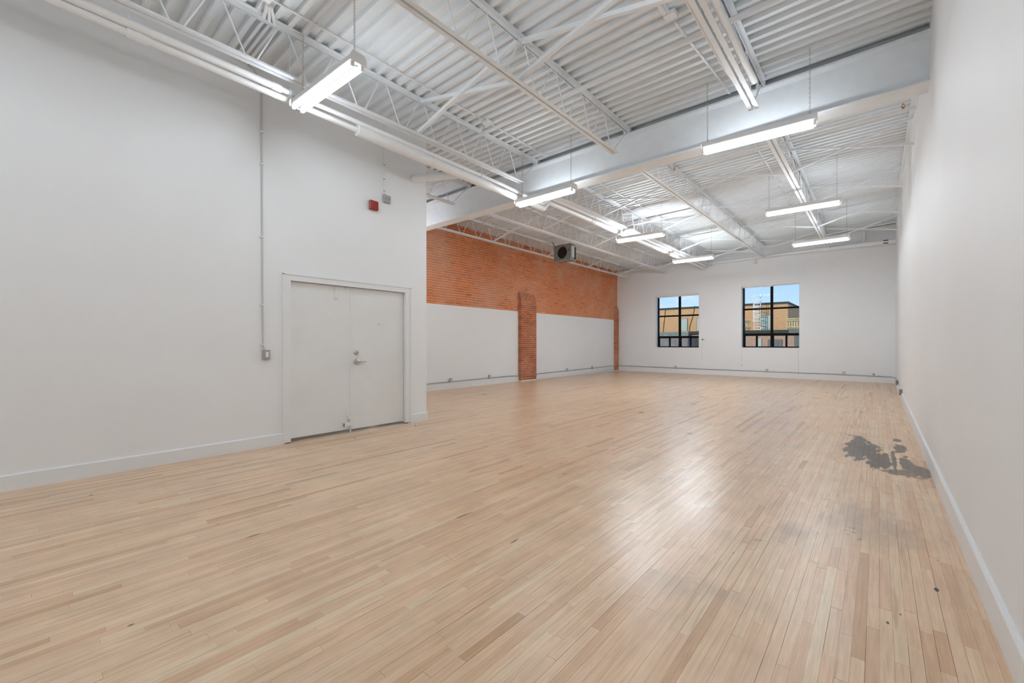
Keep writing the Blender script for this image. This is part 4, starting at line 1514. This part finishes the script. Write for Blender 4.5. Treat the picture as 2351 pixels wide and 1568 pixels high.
c1 = thing('brick_side_conduit', 'grey conduit along the baseboard of the brick wall', 'conduit', (0, 0, 0))
pts = [to_world(0.036, -4.0, 0.19), to_world(0.036, 1.9, 0.215), to_world(0.036, 2.32, 0.195), to_world(0.03, 2.46, 0.19), to_world(0.152, 2.47, 0.185), to_world(0.152, 3.33, 0.175), to_world(0.04, 3.345, 0.17),
       to_world(0.036, 3.65, 0.205), to_world(0.036, 8.3, 0.235), to_world(0.036, 9.02, 0.25), to_world(0.15, 9.05, 0.25), to_world(0.15, 9.75, 0.25)]
smooth_by_angle(MB().tube(pts, 0.011, 8).build('conduit_run', 'galv', c1), 60)
c2 = thing('end_wall_conduit', 'grey conduit along the baseboard of the end wall', 'conduit', (0, 0, 0))
smooth_by_angle(MB().tube([(-9.15, YF - 0.045, 0.24), (-6.6, YF - 0.036, 0.232), (-3.2, YF - 0.036, 0.226), (-0.9, YF - 0.036, 0.222), (0.33, YF - 0.036, 0.205)], 0.011, 8).build('conduit_run', 'galv', c2), 60)
for xx in (-5.0, -1.9, 0.0):
    MB().bevbox((xx, YF - 0.05, 0.21), (xx + 0.02, YF - 0.02, 0.24), 0.003).build('strap', 'galv', c2)
MB().bevbox((-0.14, YF - 0.03, 0.25), (-0.09, YF, 0.29), 0.004).build('cable_stub', 'greyplate', c2)
c3 = thing('right_wall_cord', 'thin white cable dropping between the two grey outlets on the right wall', 'cable', (0, 0, 0))
smooth_by_angle(MB().tube([(0.33, YF - 0.036, 0.205), (XR - 0.02, 17.6, 0.23), (XR - 0.016, 15.56, 0.26)], 0.008, 8).build('cable_run', 'greyplate', c3), 60)
smooth_by_angle(MB().tube([(XR - 0.022, 15.44, 0.16), (XR - 0.036, 15.2, 0.20), (XR - 0.016, 13.10, 0.24)], 0.008, 8).build('cable_run', 'plastic', c3), 60)

# ================================================================== OUTSIDE
K = 1.47
def ex(x, z, y):
    return (x * K, y * K, EYE + (z - EYE) * K)


gr_ = MB().box((-60, YF + 0.6, -6.2), (40, 140, -6.0)).build('ground', 'ground')
tag(gr_, 'grey asphalt yard outside the windows', 'ground', kind='structure')

UB = thing('upper_brick_building', 'tan brick building with flat roof and dark roof edge seen through the windows', 'building', (-18, 50, -6))
def ub(name, mat, a, c):
    o = Vector(UB.location)
    return MB().box(tuple(Vector(a) - o), tuple(Vector(c) - o)).build(name, mat, UB)
ZT = 5.40
ub('wall', 'tan_brick', (-34, 50.0, -6), (-6.83, 61, ZT - 0.14))
ub('parapet_flashing', 'flash', (-34.05, 49.93, ZT - 0.16), (-6.77, 61.05, ZT + 0.03))
for (xa_, xb_, za_, zb_) in ((-9.15, -8.32, 2.72, 4.12), (-17.45, -16.60, 2.68, 4.08), (-15.50, -14.7, 2.68, 4.08), (-21.2, -20.3, 2.68, 4.08)):
    w_ = ub('window', 'grey_siding', (xa_ - 0.05, 49.94, za_ - 0.05), (xb_ + 0.05, 50.02, zb_ + 0.05))
    o = Vector(UB.location)
    MB().box(tuple(Vector((xa_, 49.91, za_)) - o), tuple(Vector((xb_, 49.95, zb_)) - o)).build('pane', 'blind_glass', w_)
    ub('window_sill', 'stone_sill', (xa_ - 0.10, 49.88, za_ - 0.14), (xb_ + 0.10, 50.02, za_ - 0.05))

LB = thing('lower_brick_building', 'lower brick building with dark flashing in front of the tan building', 'building', (-14, 44.1, -6))
def lb_(name, mat, a, c):
    o = Vector(LB.location)
    return MB().box(tuple(Vector(a) - o), tuple(Vector(c) - o)).build(name, mat, LB)
lb_('wall', 'pink_brick', (-30, 44.1, -6), (-5.55, 49.85, 2.10))
lb_('roof_deck', 'grey_roof', (-30, 44.2, 2.10), (-5.4, 49.85, 2.38))
lb_('roof_flashing', 'flash', (-14.35, 44.0, 2.17), (-5.95, 44.2, 2.46))
lb_('roof_flashing', 'grey_siding', (-5.95, 44.0, 2.12), (-4.6, 44.2, 2.52))
lw = lb_('window', 'grey_siding', (-7.55, 44.02, 0.1), (-6.45, 44.12, 1.62))
o = Vector(LB.location)
MB().box(tuple(Vector((-7.40, 43.99, 0.1)) - o), tuple(Vector((-6.75, 44.03, 1.52)) - o)).build('pane', 'grey_siding', lw)
lb_('window', 'blind_glass', (-8.45, 44.02, 0.2), (-8.05, 44.1, 1.68))
for kx in range(7):
    lb_('siding_board', 'grey_siding', (-5.52 + kx * 0.22, 44.0, -4), (-5.32 + kx * 0.22, 44.1, 2.05))

GA = thing('grey_annex', 'dark grey flat roofed annex low outside the window nearer to the brick wall', 'building', (-16.5, 42, -6))
o = Vector(GA.location)
MB().box(tuple(Vector((-22, 41.5, -6)) - o), tuple(Vector((-13.75, 44.0, 1.84)) - o)).build('wall', 'purple_wall', GA)
MB().box(tuple(Vector((-22, 41.42, 1.84)) - o), tuple(Vector((-13.7, 44.0, 1.95)) - o)).build('roof_edge', 'grey_siding', GA)
MB().box(tuple(Vector((-22, 43.6, 1.95)) - o), tuple(Vector((-14.4, 44.05, 2.40)) - o)).build('roof_upstand', 'grey_roof', GA)

# roof ladder with safety cage
LD = thing('roof_ladder', 'white caged roof ladder on the tan brick building', 'ladder', (-9.36, 49.2, 2.40))
for xx in (-0.28, 0.28):
    pipe('rail', [(xx, 0, 0), (xx, 0, 3.85)], 0.045, 'ladder', LD, 8)
for kx in range(10):
    pipe('rung', [(-0.28, 0, 0.25 + kx * 0.30), (0.28, 0, 0.25 + kx * 0.30)], 0.03, 'ladder', LD, 6)
for kx in range(6):
    zz = 1.05 + kx * 0.5
    pts = [(0.36 * math.cos(t), -0.62 * math.sin(t), zz) for t in [PI * j / 10 for j in range(11)]]
    MB().tube(pts, 0.03, 6).build('cage_hoop', 'ladder', LD)
for t in (0.5, 1.1, PI / 2, 2.05, 2.64):
    pipe('cage_bar', [(0.36 * math.cos(t), -0.62 * math.sin(t), 1.05), (0.36 * math.cos(t), -0.62 * math.sin(t), 3.6)], 0.022, 'ladder', LD, 6)

# fences on the lower roof
def fence(label, x0, x1, z0, z1, y, n_, slope=0.0):
    root = thing('wooden_fence', label, 'fence', (x0, y, z0))
    wd = (x1 - x0) / n_
    for i in range(n_):
        MB().box((i * wd + 0.02, i * slope, 0), ((i + 1) * wd - 0.05, i * slope + 0.03, z1 - z0 - 0.22)).build('board', 'fence', root)
    for zz in (0.35, z1 - z0 - 0.22, z1 - z0 - 0.06):
        MB().extr([(0, 0), (0.06, 0), (0.06, 0.10), (0, 0.10)], (0, -0.06, zz), (x1 - x0, -0.06 + slope * n_, zz), u=(0, 1, 0), w=(0, 0, 1)).build('rail', 'fence', root)
    return root


fence('pale wooden roof fence right of the tan brick building', -6.72, -5.1, 2.40, 3.62, 48.0, 8)
fence('wooden roof fence left of the caged ladder', -10.75, -9.85, 2.40, 3.50, 46.2, 5, 0.5)

DH = thing('dark_house', 'dark gabled house far behind the wooden roof fence', 'house', (-4, 66, -6))
MB().extr([(-4.5, 0), (6, 0), (6, 7.4), (1.2, 10.4), (-4.5, 9.95)], (0, 0, 0), (0, 6, 0)).build('wall', 'dark_house', DH)

# wall cables on the tan building
for (xa_, xb_, za_, zb_, lb) in ((-19.1, -19.4, 5.4, 2.6, 'dark cable down the tan facade at the far left'), (-15.75, -16.4, 5.5, 2.5, 'dark cable down the tan facade beside the second upper window')):
    cb_ = thing('facade_cable', lb, 'cable', (xb_, 49.97, zb_))
    smooth_by_angle(MB().tube([(0, 0, 0), (0.12 * (xa_ - xb_) + 0.04, 0, 0.8), (0.6 * (xa_ - xb_), 0, 1.7), (xa_ - xb_, 0, za_ - zb_)], 0.03, 6).build('cable', 'dark', cb_), 60)
